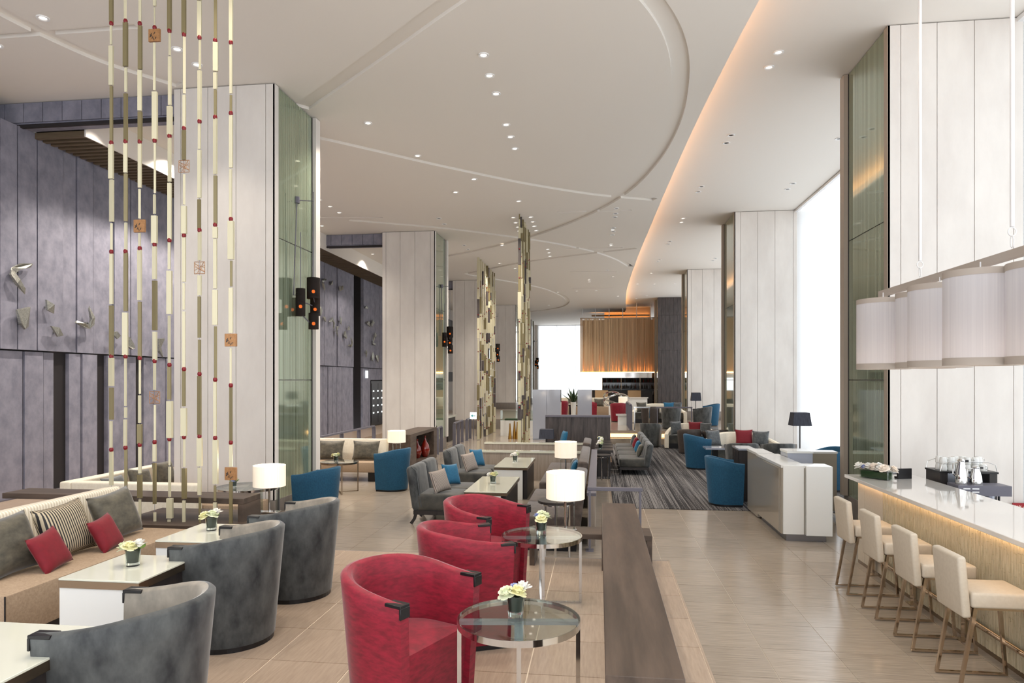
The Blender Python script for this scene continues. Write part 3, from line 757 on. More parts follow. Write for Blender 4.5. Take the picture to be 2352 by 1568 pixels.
# long high bench along the platform edge and the low bench across it
t = thing('high_bench', 'long greybrown timber high bench running towards the camera', 'bench', (.18, 4.65, P))
MB().box(-.155,.155,-1.92,1.9,.55,.63).build('top', M['wood'], t, bevel=.003, seg=1)
MB().box(-.155,.155,-1.92,-1.86,0,.55).build('end_panel', M['dwood'], t); MB().box(-.155,.155,1.84,1.9,0,.55).build('end_panel', M['wood'], t)
t = thing('low_bench', 'low timber bench crossing behind the long high bench', 'bench', (-.1, 6.76, P))
MB().box(-.57,.6,-.17,.17,.27,.32).build('top', M['woodx'], t, bevel=.003, seg=1)
for x in (-.57,.55): MB().box(x,x+.05,-.17,.17,0,.27).build('end_panel', M['wood'], t)
table_lamp('lit white drum lamp on the low bench behind the crimson chairs', (-.33, 6.76, P+.32), .1, top=.57)
t = thing('high_bench', 'dark timber high bench behind the hanging rods', 'bench', (-4.62, 6.5, P))
MB().box(-1.5,1.15,-.17,.17,.575,.63).build('top', M['woodx'], t, bevel=.003, seg=1)
MB().box(1.09,1.15,-.17,.17,.4,.575).build('end_panel', M['wood'], t)
for x in (-1.0,-.5): MB().box(x,x+.1,-.04,.04,0,.575).build('post', M['black'], t)
t = thing('low_bench', 'low timber bench under the lamp beside the rearmost grey tub chair', 'bench', (-4.0, 6.52, P))
MB().box(-.75,.72,-.42,.42,.34,.4).build('top', M['woodx'], t, bevel=.003, seg=1)
for x in (-.75,.67): MB().box(x,x+.05,-.4,.4,0,.34).build('end_panel', M['wood'], t)
table_lamp('lit white drum lamp on the low bench beside the nearest left column', (-3.45, 6.82, P+.4), .1, .165, .22, .5)

# ---- hanging rod strands (nearest screen); heights in metres
D = 6.72; ZP = lambda v: 2.2+(872-v)*D/1568
SX = [x*.963 for x in (-5.02,-4.86,-4.7,-4.535,-4.37,-4.21,-4.04,-3.87,-3.7)]
ST = [
 'o-40 40 9,b43,45 92 5,94 187 10,o188 318 7,b321,323 405 11,406 505 10,507 572 6,b575,578 697 8,o699 816 9,b819,821 888 12,o890 966 9,968 1034 6,b1036,1039 1119 9,o1122 1206 6',
 '-40 37 7,b40,o42 145 10,147 205 6,o207 318 9,b320,322 392 9,o393 505 9,507 572 6,b575,o577 714 9,716 816 13,b819,822 934 5,936 962 6,964 1029 7,b1031,o1033 1206 7',
 '-40 45 6,b48,o52 154 9,155 250 10,o251 320 9,b322,325 428 8,430 500 6,t517,532 566 5,b569,571 689 9,o691 821 8,b823,826 906 5,908 973 6,o975 1021 11,b1024,1027 1090 7,o1092 1147 11,1149 1206 6',
 '-40 10 7,12 58 3,b60,t78,93 205 6,207 318 12,b321,325 442 5,444 490 6,493 558 13,b561,564 641 9,o643 759 11,761 828 9,b830,833 897 6,w914,930 1014 5,b1017,1020 1062 8,o1064 1160 8,1178 1206 7',
 'o-40 68 9,b70,72 126 5,128 241 7,242 309 12,b312,315 417 8,419 550 9,b552,555 619 6,621 722 12,724 837 6,b839,o841 919 8,921 1007 13,b1010,1013 1070 5,1072 1143 6,1145 1192 14,1193 1206 8',
 'o-40 78 9,b81,84 216 7,218 293 7,b296,o299 368 9,w383,400 471 6,473 538 12,b542,545 648 8,650 712 6,715 846 7,b849,o851 934 7,937 1002 13,b1005,1008 1073 6,o1075 1146 11,1149 1206 7',
 '-40 5 10,6 88 10,b90,94 163 5,164 279 9,b282,285 345 6,346 457 8,o459 528 8,b531,533 600 8,w617,633 680 8,o681 777 7,o780 857 6,b860,o863 1000 9,b1003,1005 1071 12,1073 1137 8,o1139 1206 6',
 'o-40 97 7,b99,102 169 12,171 210 8,o211 272 7,b274,276 404 9,o406 517 8,b520,523 550 11,551 665 8,667 748 12,o750 870 7,b873,876 1003 7,b1006,1009 1111 12,o1113 1150 6,1152 1206 8',
 '-40 4 7,6 103 8,b106,109 222 6,o224 264 6,b267,270 391 8,393 505 6,b508,511 599 13,o601 661 6,663 767 10,t783,800 882 5,b886,o889 1013 7,b1016,1019 1071 8,t1087,o1104 1206 7']
ROD = {c: MB().box(-.5,.5,-.5,.5,0,1).mesh('rod', M[c]) for c in ('champ','champ2')}
BEAD = MB().lathe([(0,-.02),(.014,-.02),(.02,-.008),(.02,.008),(.014,.02),(0,.02)], 10).mesh('bead', M['bead'], smooth=True)
def tile_piece():
    mb = MB().box(-.06,.06,-.012,.012,-.062,.062); return mb.mesh('copper_tile', M['copper'], bevel=.002, seg=1)
CT = tile_piece()
fl = MB()
for k in range(8):
    a = random.uniform(0, PI); x, z = random.uniform(-.04,.04), random.uniform(-.045,.045); fl.M = Matrix.Translation((x,-.0125,z)) @ Matrix.Rotation(a, 4, 'Y'); fl.box(-.012,.012,-.001,.001,-.003,.003)
FLK = fl.mesh('leaf_fleck', M['blackwood'])
wt = MB()
for k in range(4):
    c = [(-.055,-.058),(.055,-.058),(.055,.058),(-.055,.058)]; a, b = c[k], c[(k+1) % 4]; wt.tube([(a[0],0,a[1]),(b[0],0,b[1])], .003, 4)
for k in range(9):
    x0, x1 = random.uniform(-.05,.05), random.uniform(-.05,.05); wt.tube([(x0,0,-.056),(x1,0,.056)] if k % 2 else [(-.053,0,x0),(.053,0,x1)], .0022, 4)
WT = wt.mesh('wire_tile', M['copper'])
ords = ['first', 'second', 'third', 'fourth', 'fifth', 'sixth', 'seventh', 'eighth', 'ninth']
for k, (x, s) in enumerate(zip(SX, ST)):
    t = thing('hanging_rod_strand', 'hanging strand of champagne rods and red beads, %s from the left of nine' % ords[k], 'hanging decoration', (x, 6.26, .806), 0, 'strands of the nearest hanging rod screen')
    MB().cyl((0,0), .002, .04, ZC-.8, 6).build('wire', M['steel'], t)
    link('rod', ROD['champ'], t, (0,0,ZP(-42)-.8)).scale = (.032,.025,ZC-ZP(-42))
    for it in s.split(','):
        if it[0] == 'b': link('bead', BEAD, t, (0,0,ZP(int(it[1:]))-.8))
        elif it[0] == 't':
            q = link('copper_tile', CT, t, (0,0,ZP(int(it[1:]))-.8)); f = link('leaf_fleck', FLK, q)
        elif it[0] == 'w': link('wire_tile', WT, t, (0,0,ZP(int(it[1:]))-.8))
        else:
            ol = it[0] == 'o'; a, b, w = [int(v) for v in it.lstrip('o').split()]
            r = link('rod', ROD['champ2' if ol else 'champ'], t, (random.uniform(-.004,.004),0,ZP(b)-.8))
            z0, z1 = ZP(b), ZP(a)-.006
            ang = random.choice([0, .12, -.15, .3, .7 if w < 8 else .1]); ww = w*D/1568/(abs(math.cos(ang))+.6*abs(math.sin(ang)))
            r.scale = (ww, ww*.6, z1-z0); r.rotation_euler = (0,0,ang)

# ================================================================ MAIN FLOOR, LEFT AND MIDDLE (level 0)
t = thing('corner_sofa', 'cream corner sofa behind the dark bench, seen from the back', 'sofa', (-6.2, 9.0, 0))
MB().box(-1.3, .62, -.12, .06, .3, .74).build('backrest', M['cream'], t, bevel=.03, seg=3)
MB().box(-1.48, -1.3, -.12, 1.95, .3, .74).build('backrest', M['cream'], t, bevel=.03, seg=3)
MB().box(-1.28, 1.3, .07, .68, .17, .42).build('seat', M['taupe'], t, bevel=.02)
MB().box(-1.28, -.6, .69, 1.95, .17, .42).build('seat', M['taupe'], t, bevel=.02)
MB().box(-1.42, 1.26, -.08, .62, 0, .17).box(-1.42, -.66, .62, 1.9, 0, .17).build('plinth', M['black'], t)
pillow('olive velvet cushion at the far end of the cream corner sofa', (-7.12, 10.55, .42), PI/2, M['gcush'], .5, .44, .15, -16)
pillow('olive velvet cushion in the middle of the cream corner sofa', (-7.12, 9.95, .42), PI/2, M['gcush'], .48, .4, .15, -22, 8)
pillow('flat dark cushion at the corner of the cream corner sofa', (-7.12, 9.4, .42), PI/2, M['dcush'], .46, .36, .14, -24)
round_glass_table('round glass table in front of the nearest left column', (-4.72, 8.72, 0), .3, .41, .76)
flower_vase('dark little posy on the glass table beside the nearest left column', (-4.85, 8.6, .76), .8, ('pg','pb','pg','pb'))
GB = 'teal blue tub chairs'
b1 = tub_tall('tub_chair', 'teal blue tub chair right behind the rearmost grey tub chair', 'chair', (-4.36, 10.2, 0), PI-.2, M['blue'], GB)
dup(b1, (-4.08, 13.25, 0), PI-.25, 'teal blue tub chair beside the cabinet with red vases')
t = thing('banquette_sofa', 'cream banquette with two dark cushions between the left columns', 'sofa', (-5.7, 14.6, 0))
MB().box(-.95, .98, -.4, .2, .2, .42).build('seat', M['taupe'], t, bevel=.02)
b = MB(); b.M = rot('X', -8, (0, .22, .3)); b.box(-.95, .98, -.06, .1, 0, .58); b.build('backrest', M['cream'], t, bevel=.03, seg=3)
for x in (-.9,.74): MB().box(x, x+.2, -.34, .2, 0, .2).build('leg', M['black'], t)
pillow('long dark velvet cushion at the right of the cream banquette between columns', (-5.13, 14.55, .42), 0, M['gcush'], .62, .44, .16, -16)
pillow('long dark velvet cushion half hidden behind the nearest left column', (-5.95, 14.55, .42), 0, M['gcush'], .62, .44, .16, -16)
round_glass_table('round dark glass table before the cream banquette between columns', (-5.05, 12.85, 0), .5, .37, .6, 'bronze')
flower_vase('small yellow posy on the dark round glass table between columns', (-5.1, 12.8, .6), 1.1, ('py','pg','py','pb'))
t = thing('side_table', 'dark timber side table with lamp behind the teal chair', 'side table', (-4.5, 14.85, 0))
MB().box(-.22,.3,-.25,.25,.46,.52).build('top', M['woodx'], t); MB().box(-.2,-.14,-.23,.23,0,.46).build('end_panel', M['wood'], t); MB().box(.22,.28,-.23,.23,0,.46).build('end_panel', M['wood'], t)
table_lamp('lit white drum lamp behind the teal chair beside the vase cabinet', (-4.5, 14.85, .52), .1, top=.54, r=.2)
t = thing('display_cabinet', 'low dark timber cabinet with open niche holding red vases', 'cabinet', (-4.85, 17.6, 0))
MB().box(-.28,.28,-1.38,1.36,.78,.86).build('top', M['wood'], t); MB().box(-.28,.28,-1.38,1.36,.0,.12).build('bottom', M['wood'], t)
MB().box(-.28,.28,-1.38,-.82,.12,.78).build('end_panel', M['wood'], t); MB().box(-.28,.28,1.0,1.36,.12,.78).build('end_panel', M['wood'], t)
MB().box(-.28,-.25,-.5,1.0,.12,.78).build('back_panel', M['dwood'], t)
def bottle_vase(label, loc, s):
    o = MB().lathe([(0,0),(.05,0),(.085,.06),(.1,.14),(.075,.24),(.03,.32),(.016,.38),(.02,.42),(.0,.42)], 20).build('vase', M['vred'], None, smooth=True)
    o.location = loc; o.scale = (s,)*3; tag(o, label, 'vase', 'ruby glass vases')
bottle_vase('ruby glass vase in the cabinet niche, front one', (-4.8, 17.7, .12), 1.2)
bottle_vase('ruby glass vase in the cabinet niche, taller rear one', (-4.68, 18.05, .12), 1.35)
# railings
def railing(label, pts, h, posts, m='rail', base=0):
    a, b = Vector(pts[0]), Vector(pts[1]); t = thing('railing', label, 'railing', (a.x, a.y, base)); d = b-a
    dr = d.normalized(); ang = math.atan2(d.y, d.x)
    mb = MB(); mb.M = Matrix.Rotation(ang, 4, 'Z'); mb.box(-.03, d.length+.03, -.03, .03, h-.045, h); mb.build('handrail', M[m], t, bevel=.004, seg=1)
    for k in range(posts):
        p = dr*d.length*k/max(1, posts-1); mb = MB(); mb.M = Matrix.Translation((p.x, p.y, 0)) @ Matrix.Rotation(ang, 4, 'Z')
        mb.box(-.014,.014,-.05,.05,0,h-.045).box(-.05,.05,-.07,.07,0,.01); mb.build('post', M[m], t)
    return t
railing('dark handrail behind the cream banquette between the left columns', [(-6.4, 15.2), (-6.4, 18.9)], .9, 4)
for k, (y0, y1, n) in enumerate([(19.7,20.5,2),(22.1,23.7,3),(24.25,25.2,2),(26.5,27.05,2),(28.1,29.6,3)]):
    railing('lilac grey handrail along the shiny corridor, %s from the vase cabinet' % ords[k], [(-4.74, y0), (-4.8, y1)], .79, n)
railing('lilac grey guard rail behind the low bench at the platform end', [(-.12, 8.86), (.52, 8.86)], .82, 2)
# slipper chairs with the two long tables
GS = 'grey velvet slipper chairs left of the long tables'
c1 = lounge_chair('grey velvet slipper chair nearest the crimson chairs, with striped cushion', (-2.46, 10.42, 0), 0, GS); c1.scale = (1.04,1,1.04)
for x, y, l in ((-2.46, 11.1, 'grey velvet slipper chair with blue cushion at the first long table'), (-2.46, 12.85, 'grey velvet slipper chair with striped cushion at the second long table'), (-2.46, 13.53, 'grey velvet slipper chair with blue cushion at the second long table')):
    dup(c1, (x, y, 0), 0, l)
for k, y in enumerate((10.36, 12.8)):
    w = ('first', 'second')[k]
    pillow('small striped taupe cushion on a slipper chair at the %s long table' % w, (-2.38, y-.05, .47), PI/2-.55, M['stripe2'], .37, .36, .11, -20, -5)
    pillow('small bright blue cushion on a slipper chair at the %s long table' % w, (-2.38, y+.66, .47), PI/2-.55, M['bluec'], .37, .36, .11, -20, 4)
slab_table('long ivory topped table before the farther partition, with dark pedestal', (-1.61, 13.2, 0), 0, .62, 1.56, .6, group='long ivory tables')
slab_table('long ivory topped table behind the farthest crimson chair', (-1.61, 10.4, 0), 0, .62, 1.56, .6, group='long ivory tables')
flower_vase('white and cream posy on the nearer long ivory table', (-1.63, 10.45, .6), 1.15, ('pw','py','pg','pb'))
flower_vase('white posy on the farther long ivory table', (-1.63, 13.25, .6), 1.15, ('pw','pw','pg','pp'))
def brown_sofa(label, y0, y1):
    t = thing('brown_sofa', label, 'sofa', (-.65, (y0+y1)/2, 0), 0, 'brown chenille sofas'); h = (y1-y0)/2; n = max(1, round(h*2/1.3))
    for k in range(n):
        a = -h+2*h*k/n; MB().box(-.38,.3,a+.004,a+2*h/n-.004,.12,.44).build('seat_cushion', M['brown'], t, bevel=.04, seg=3)
    b = MB(); b.M = rot('Y', 7, (.3, 0, .2)); b.box(-.08, .1, -h, h, 0, .6); b.build('backrest', M['brown'], t, bevel=.04, seg=3)
    MB().box(-.33,.36,-h+.03,h-.03,0,.12).build('plinth', M['black'], t)
brown_sofa('brown chenille sofa behind the nearer drum lamp on the low bench', 8.75, 11.05)
brown_sofa('brown chenille sofa beside the second long ivory table', 11.75, 14.6)
brown_sofa('brown chenille sofa half hidden behind the second partition', 15.3, 16.7)
def round_side(label, loc, r, h):
    t = thing('round_side_table', label, 'side table', loc)
    MB().cyl((0,0), r, h-.03, h, 28).build('top', M['blackwood'], t)
    for k in range(3):
        a = k*2*PI/3+.5; MB().cyl((r*.75*math.cos(a), r*.75*math.sin(a)), .014, 0, h-.03, 8).build('leg', M['chrome'], t)
    MB().lathe([(r*.7,h-.06),(r*.78,h-.06),(r*.78,h-.045),(r*.7,h-.045),(r*.7,h-.06)], 24).build('brace_ring', M['chrome'], t)
round_side('black round side table at the near end of the brown sofa', (-.52, 8.42, 0), .23, .72)
round_side('small dark round table between the two brown sofas', (-.55, 11.4, 0), .2, .55)
table_lamp('lit white drum lamp between the two brown sofas', (-.55, 11.4, .55), .1, top=.62, r=.185)
pillow('blue patterned cushion on the brown sofa behind the middle lamp', (-.5, 12.1, .44), -PI/2, M['bluec'], .38, .36, .12, -18)
pillow('slate cushion leaning beside the blue patterned one on the brown sofa', (-.52, 12.5, .44), -PI/2, M['dcush'], .38, .36, .12, -18)
for k, (y, x0, l) in enumerate([(14.95, -2.75, 'nearer low partition of greige veneer with ivory top behind the long tables'), (16.95, -2.85, 'farther low partition of greige veneer with ivory top')]):
    t = thing('low_partition', l, 'partition', ((x0-.2)/2, y, 0)); h = (-.2-x0)/2
    MB().box(-h,h,-.07,.07,0,.6).build('panel', M['lwood'], t); MB().box(-h,h,-.09,.09,.6,.64).build('top', M['ivory'], t)
t = thing('low_partition', 'long low partition behind the backs of the brown sofas', 'partition', (-.1, 12, 0))
MB().box(-.05,.05,-2.9,2.85,0,.66).build('panel', M['lwood'], t); MB().box(-.06,.06,-2.9,2.85,.66,.7).build('top', M['rail'], t)
def dark_lamp(name, label, loc, r0, r1, sh, top, cat):
    t = thing(name, label, cat, loc)
    MB().add([(-r0,-r0,top-sh),(r0,-r0,top-sh),(r0,r0,top-sh),(-r0,r0,top-sh),(-r1,-r1,top),(r1,-r1,top),(r1,r1,top),(-r1,r1,top)],
             [(0,1,5,4),(1,2,6,5),(2,3,7,6),(3,0,4,7),(4,5,6,7),(0,3,2,1)]).build('shade', M['bshade'], t)
    MB().cyl((0,0), .014, .02, top-sh+.02, 10).build('pole', M['black'], t); MB().cyl((0,0), .12, 0, .02, 20).build('base', M['black'], t)
    return t
t = thing('side_table', 'dark side table behind the farther partition', 'side table', (-1.35, 17.7, 0))
MB().box(-.25,.25,-.25,.25,.4,.45).build('top', M['blackwood'], t); MB().box(-.2,.2,-.2,.2,0,.4).build('pedestal', M['blackwood'], t)
dark_lamp('dark_table_lamp', 'black pleated table lamp behind the farther partition', (-1.35, 17.7, .45), .19, .17, .24, .47, 'table lamp')
pillow('striped blue cushion standing behind the farther partition', (-.95, 17.6, .5), -PI/2+.3, M['bluec'], .4, .4, .12, -14)
t = thing('bench_seat', 'dark bench seat under the striped blue cushion', 'bench', (-.75, 17.65, 0))
MB().box(-.3,.5,-.3,.3,.1,.5).build('seat', M['brown'], t, bevel=.03); MB().box(-.26,.46,-.26,.26,0,.1).build('plinth', M['black'], t)
t = thing('timber_screen', 'waist-high dark timber screen wall at the end of the seating row', 'partition', (-.57, 18.5, 0))
for i in range(5): MB().box(-.87+.348*i+.003,-.87+.348*(i+1)-.003,-.1,.1,.06,1.2).build('panel', M['dwood'], t)
MB().box(-.87,.87,-.12,.12,1.2,1.25).build('top', M['rail'], t); MB().box(-.86,.86,-.08,.08,0,.06).build('plinth', M['black'], t)
# dark tables and grey slipper chairs beside the carpet
dt = None
for k in range(4):
    l = 'low black timber table beside the grey slipper chairs, %s from the camera' % ords[k]; y = 15.8+.68*k
    if dt is None:
        dt = thing('black_table', l, 'table', (.1, y, .012), 0, 'black tables beside the carpet')
        MB().box(-.2,.22,-.28,.28,.55,.6).build('top', M['blackwood'], dt); MB().box(-.14,.16,-.22,.22,0,.55).build('pedestal', M['blackwood'], dt)
    else: dup(dt, (.1, y, .012), 0, l)
for k in range(3): flower_vase('small green posy on the %s black table beside the carpet' % ords[k], (.03, 15.8+.68*k, .612), 1.1, ('pw','pg','pg','pb'), k)
round_side('round black table on chrome legs at the carpet edge', (.06, 15.1, .012), .2, .55)
GS = 'grey velvet slipper chairs on the carpet'
for k, (cm, cn) in enumerate((('gcush','taupe'), ('bluec','blue'), ('redc','red'), ('dcush','dark'))):
    c = dup(c1, (.82, 16.35+1.0*k, .012), PI, 'grey slipper chair with %s cushion on the carpet, %s in its row' % (cn, ords[k]), GS); c.scale = (.95, 1.42, .84)
    pillow('small %s cushion on the %s slipper chair of the carpet row' % (cn, ords[k]), (.9, 16.35+1.0*k, .4), -PI/2, M[cm], .34, .3, .12, -20)
# gold vases, glossy cabinets and the display case
for k, (dx, dy, s) in enumerate(((-.14,0,1.0),(.02,.06,1.15),(.14,-.04,1.1))):
    o = MB().lathe([(0,0),(.07,0),(.065,.06),(.035,.35),(.02,.56),(.024,.58),(.0,.58)], 16).build('gold_vase', M['gold'], None, smooth=True)
    o.location = (-3.15+dx, 25.2+dy, 0); o.scale = (s,)*3; tag(o, 'slender gold bottle vase on the corridor floor, %s from the left' % ords[k], 'vase', 'gold floor vases')
for x0, x1, l in ((-2.42,-1.4,'wide glossy grey cabinet tower behind the timber screen'), (-.78,-.26,'narrow glossy grey cabinet tower behind the timber screen')):
    t = thing('cabinet_tower', l, 'cabinet', ((x0+x1)/2, 25.3, 0)); h = (x1-x0)/2; n = 2 if h > .4 else 1
    MB().box(-h,h,-.3,.3,.0,1.84).build('body', M['glossgrey'], t)
    for i in range(n): MB().box(-h+2*h*i/n+.006,-h+2*h*(i+1)/n-.006,-.32,-.3,.04,1.82).build('door', M['glossgrey'], t)
t = thing('display_case', 'glass topped white display case behind the gold vases', 'display case', (-3.3, 26.9, 0))
MB().box(-.55,.75,-.3,.3,0,.6).build('plinth', M['gloss'], t)
MB().box(-.55,.75,-.3,.3,.6,1.0).build('glass_hood', M['tglass'], t); MB().box(-.4,.6,-.2,.2,.61,.66).build('tray', M['leaf'], t)
# dense rod screens further back
def rod_screen(x0, y0, x1, y1, n, zb, word, seed):
    rnd = random.Random(seed)
    for k in range(n):
        f = k/(n-1); x, y = x0+(x1-x0)*f, y0+(y1-y0)*f
        t = thing('hanging_rod_strand', '%s strand of the %s' % (ords[k], word), 'hanging decoration', (x, y, zb), 0, 'strands of the '+word)
        a, b, be, dk = MB(), MB(), MB(), MB(); z = 0; H = ZC-zb
        while z < H-.05:
            L_ = rnd.uniform(.12,.75); L_ = min(L_, H-z); w = rnd.uniform(.014,.05)
            (a if rnd.random() < .55 else b if rnd.random() < .7 else dk).box(-w,w,-.03,.03,z,z+L_-.012); z += L_
        for j in range(7):
            zz = .5+j*.85+.22*math.sin(f*5+j*1.7+seed)
            if zz < H: be.ball((0,-.032,zz), .022, 6, 4)
        for nm_, q_, mm_ in (('pale_rods', a, 'champ'), ('olive_rods', b, 'champ2'), ('beads', be, 'bead'), ('dark_rods', dk, 'dwood')): q_.build(nm_, M[mm_], t)['kind'] = 'stuff'
rod_screen(-5.0+.62, 24.6, -4.35, 28.3, 9, .02, 'dense rod screen between the second and third left columns', 2)
rod_screen(-2.13, 18.3, -2.1, 20.6, 8, .02, 'narrow rod screen in the middle of the hall', 5)
# sconces on the green glass of the left columns
def sconce(label, y):
    t = thing('wall_sconce', label, 'wall sconce', (-4.86, y+.05, 3.36), 0, 'black drum sconces on the left columns')
    for (dx, dy, z0, z1, r) in ((.24,.2,.16,.5,.105),(.12,-.02,-.14,.3,.075),(.2,.36,-.1,.2,.08),(.27,.14,-.34,-.08,.08)):
        s = MB().lathe([(r,z0),(r,z1),(r-.004,z1),(r-.004,z0),(r,z0)], 20, (dx,dy)).build('shade', M['gauze'], t, smooth=True, angle=60)
        MB().ball((dx,dy,(z0*.65+z1*.35)), .028, 10, 7).build('bulb', M['lampglow'], t)
        MB().cyl((dx,dy), r-.006, z1-.01, z1-.004, 18).build('lid', M['black'], t)
    MB().cyl((.24,.2), .007, .5, 1.9, 6).cyl((.12,-.02), .007, .3, 1.2, 6).build('rod', M['rail'], t)
    MB().tube([(0,.1,1.75),(.24,.2,1.75)], .008, 6).tube([(0,.1,1.75),(0,-.02,.2),(.12,-.02,.2)], .012, 6).tube([(.12,-.02,-.1),(.27,.14,-.3)], .01, 6).tube([(.12,-.02,.1),(.2,.36,.05),(.24,.2,.2)], .01, 6).build('arm', M['rail'], t)
    MB().cyl((.0,.1), .05, 1.7, 1.8, 14).build('rosette', M['rail'], t)
for k, (y0, y1) in enumerate(LY): sconce('cluster of black drum sconces on the %s left column' % ('nearest','second','third','fourth','last')[k], y0+.62)
# pewter leaves on the slate wall
def ornament(y, z, poly, s, rx, lab):
    mb = MB(); n = len(poly)
    vs = [(.06, p[0]*s, p[1]*s) for p in poly]+[(.09+.03*math.sin(i*2.1), p[0]*s*.96, p[1]*s*.96) for i, p in enumerate(poly)]
    mb.add(vs, [tuple(range(n)), tuple(range(2*n-1, n-1, -1))]+[(i,(i+1)%n,n+(i+1)%n,n+i) for i in range(n)])
    mb.M = None
    mb.add([(-.06,-.012,-.012),(-.06,.012,-.012),(-.06,.012,.012),(-.06,-.012,.012),(.07,-.012,-.012),(.07,.012,-.012),(.07,.012,.012),(.07,-.012,.012)], [(0,1,5,4),(1,2,6,5),(2,3,7,6),(3,0,4,7)])
    o = mb.build('wall_sculpture', M['orn'], None); o.location = (WX+.0, y, z); o.rotation_euler = (rx, 0, 0)
    tag(o, lab, 'wall sculpture', 'pewter leaf sculptures on the slate wall')
BOOM = [(.3,.2),(.05,.16),(-.12,.06),(-.16,-.06),(-.06,-.2),(.16,-.36),(.14,-.27),(.0,-.12),(-.04,-.03),(.02,.05),(.12,.09),(.28,.13)]
SHARD = [(-.16,.12),(.1,.2),(.12,-.16),(.02,-.22),(-.1,-.12)]; DIA = [(-.04,.16),(.12,.04),(.14,-.16),(-.06,-.06)]; LEAF = [(-.2,.08),(-.02,.1),(.2,-.02),(.02,-.1)]; FAN = [(-.06,.2),(.16,.22),(.1,0),(.14,-.24),(-.04,-.1)]
for y, z, p, s, r, l in [(9.84,3.92,BOOM,.95,0,'large boomerang shaped pewter leaf high on the slate wall'), (10.45,3.43,DIA,.8,.2,'small diamond pewter leaf right of the boomerang'), (9.95,3.21,SHARD,.9,0,'shard shaped pewter leaf below the boomerang'),
  (10.64,3.02,LEAF,.8,-.2,'flat pointed pewter leaf lowest in the near group'), (11.35,3.23,BOOM,.85,2.6,'hooked pewter leaf pointing up beside the rods'), (12.08,3.06,LEAF,.75,.1,'almond shaped pewter leaf behind the first strand'), (12.48,2.91,SHARD,.7,.9,'ragged pewter leaf behind the second strand'), (13.37,2.89,FAN,.9,0,'fan shaped pewter leaf by the nearest left column')]:
    ornament(y, z, p, s, r, l)
far_o = [(22.06,5.49),(22.78,5.56),(23.67,5.47),(21.77,4.48),(22.17,4.27),(22.86,4.25),(23.59,4.31),(23.22,3.93),(24.06,3.83),(24.41,4.09),(24.64,3.51),(26.35,5.1),(26.54,4.51),(27.07,4.52),(27.4,4.04),(27.24,3.76),(26.35,3.28),(27.13,3.13),(27.69,3.11)]
for k, (y, z) in enumerate(far_o):
    row = 'high' if z > 5 else 'middle' if z > 4 else 'low'
    ornament(y, z, [BOOM,LEAF,FAN,SHARD,DIA][k % 5], .8, k*.9, '%s pewter leaf in the %s row of the far slate wall, %s the recess' % (('bent','long','fan shaped','shard shaped','diamond')[k % 5], row, 'before' if y < 25.5 else 'beyond'))
# wine cooler and lit sign in the slate wall, desk and exit sign further back
t = thing('wine_cooler', 'dark glazed wine cooler set into the far slate wall', 'wine cooler', (WX-.05, 28.0, .3))
MB().box(-.05,.04,-.85,.85,0,1.85).build('frame', M['black'], t)
for k in (-1,1): MB().box(.04,.05,-.4+k*.42-.0,.4+k*.42,.1,1.75).build('door', M['gloss'] if 0 else M['black'], t)
for k in range(12): MB().box(.05,.056,-.66+.55*(k%3),-.5+.55*(k%3),.5+.3*(k//3),.56+.3*(k//3)).build('lit_bottle', M['signw'], t)
o = MB().box(-.02,.03,-.1,.1,-.15,.15).build('lit_sign', M['signw']); o.location = (WX-.01, 26.6, 2.42); tag(o, 'small white lit sign on the far slate wall', 'sign')
t = thing('exit_sign', 'white direction sign with cyan arrow beside the corridor handrails', 'sign', (-4.62, 24.9, 0))
MB().box(-.12,.12,-.02,.02,.75,1.0).build('panel', M['signw'], t)
MB().add([(-.09,-.024,.87),(-.02,-.024,.93),(-.02,-.024,.885),(.08,-.024,.885),(.08,-.024,.855),(-.02,-.024,.855),(-.02,-.024,.81)], [(0,6,5,4,3,2,1)]).build('arrow', M['signc'], t)
MB().cyl((0,0), .015, 0, .75, 8).build('post', M['rail'], t)
t = thing('reception_desk', 'dark desk behind the corridor handrails', 'desk', (-5.7, 24.3, 0))
MB().box(-.5,.4,-.6,.6,0,.85).build('body', M['blackwood'], t); MB().box(-.55,.45,-.65,.65,.85,.9).build('top', M['ivory'], t)

# ================================================================ RIGHT SIDE: COFFEE BAR
t = thing('bar_counter', 'long glossy pale bar counter with glowing mosaic front', 'bar counter', (3.35, 5.6, 0))
X0 = -.25
MB().box(-.38,.43,-3.2,3.18,1.01,1.05).build('worktop', M['quartz'], t, bevel=.004, seg=1)
MB().box(X0+.012,.33,-3.2,3.1,.0,1.01).build('carcass', M['gloss'], t)
MB().box(X0,X0+.02,2.9,3.1,.04,1.0).build('end_panel', M['leather'], t); MB().box(X0,X0+.02,2.36,2.895,.04,1.0).build('end_panel', M['leather'], t)
mos = MB(); rnd = random.Random(4); y = -3.2
while y < 2.35:
    w = rnd.choice((.014,.018,.022)); z = .04
    while z < .98:
        h = rnd.uniform(.06,.22); h = min(h, .99-z); d = rnd.uniform(0,.006)
        mos.box(X0-.002-d, X0+.012, y, y+w-.002, z, z+h-.002); z += h
    y += w
M['mosaic'] = mat('glass_stick_mosaic', (186,172,142), .25, noise=(30,55,7), col2=(216,204,174), coat=.3, world_pos=True)
o = mos.build('mosaic_front', M['mosaic'], t); o['kind'] = 'stuff'
MB().box(X0-.05,X0-.03,-3.1,3.1,.985,1.005).build('light_strip', M['barled'], t)
MB().box(X0+.0,X0+.02,-3.2,3.1,0,.04).build('skirting', M['bronze'], t)
fr = thing('foot_rail', 'round brass foot rail along the bar front', 'foot rail', (3.058, 5.6, 0))
MB().tube([(0,-3.1,.21),(0,2.65,.21)], .022, 12).build('tube', M['nickel'], fr, smooth=True)
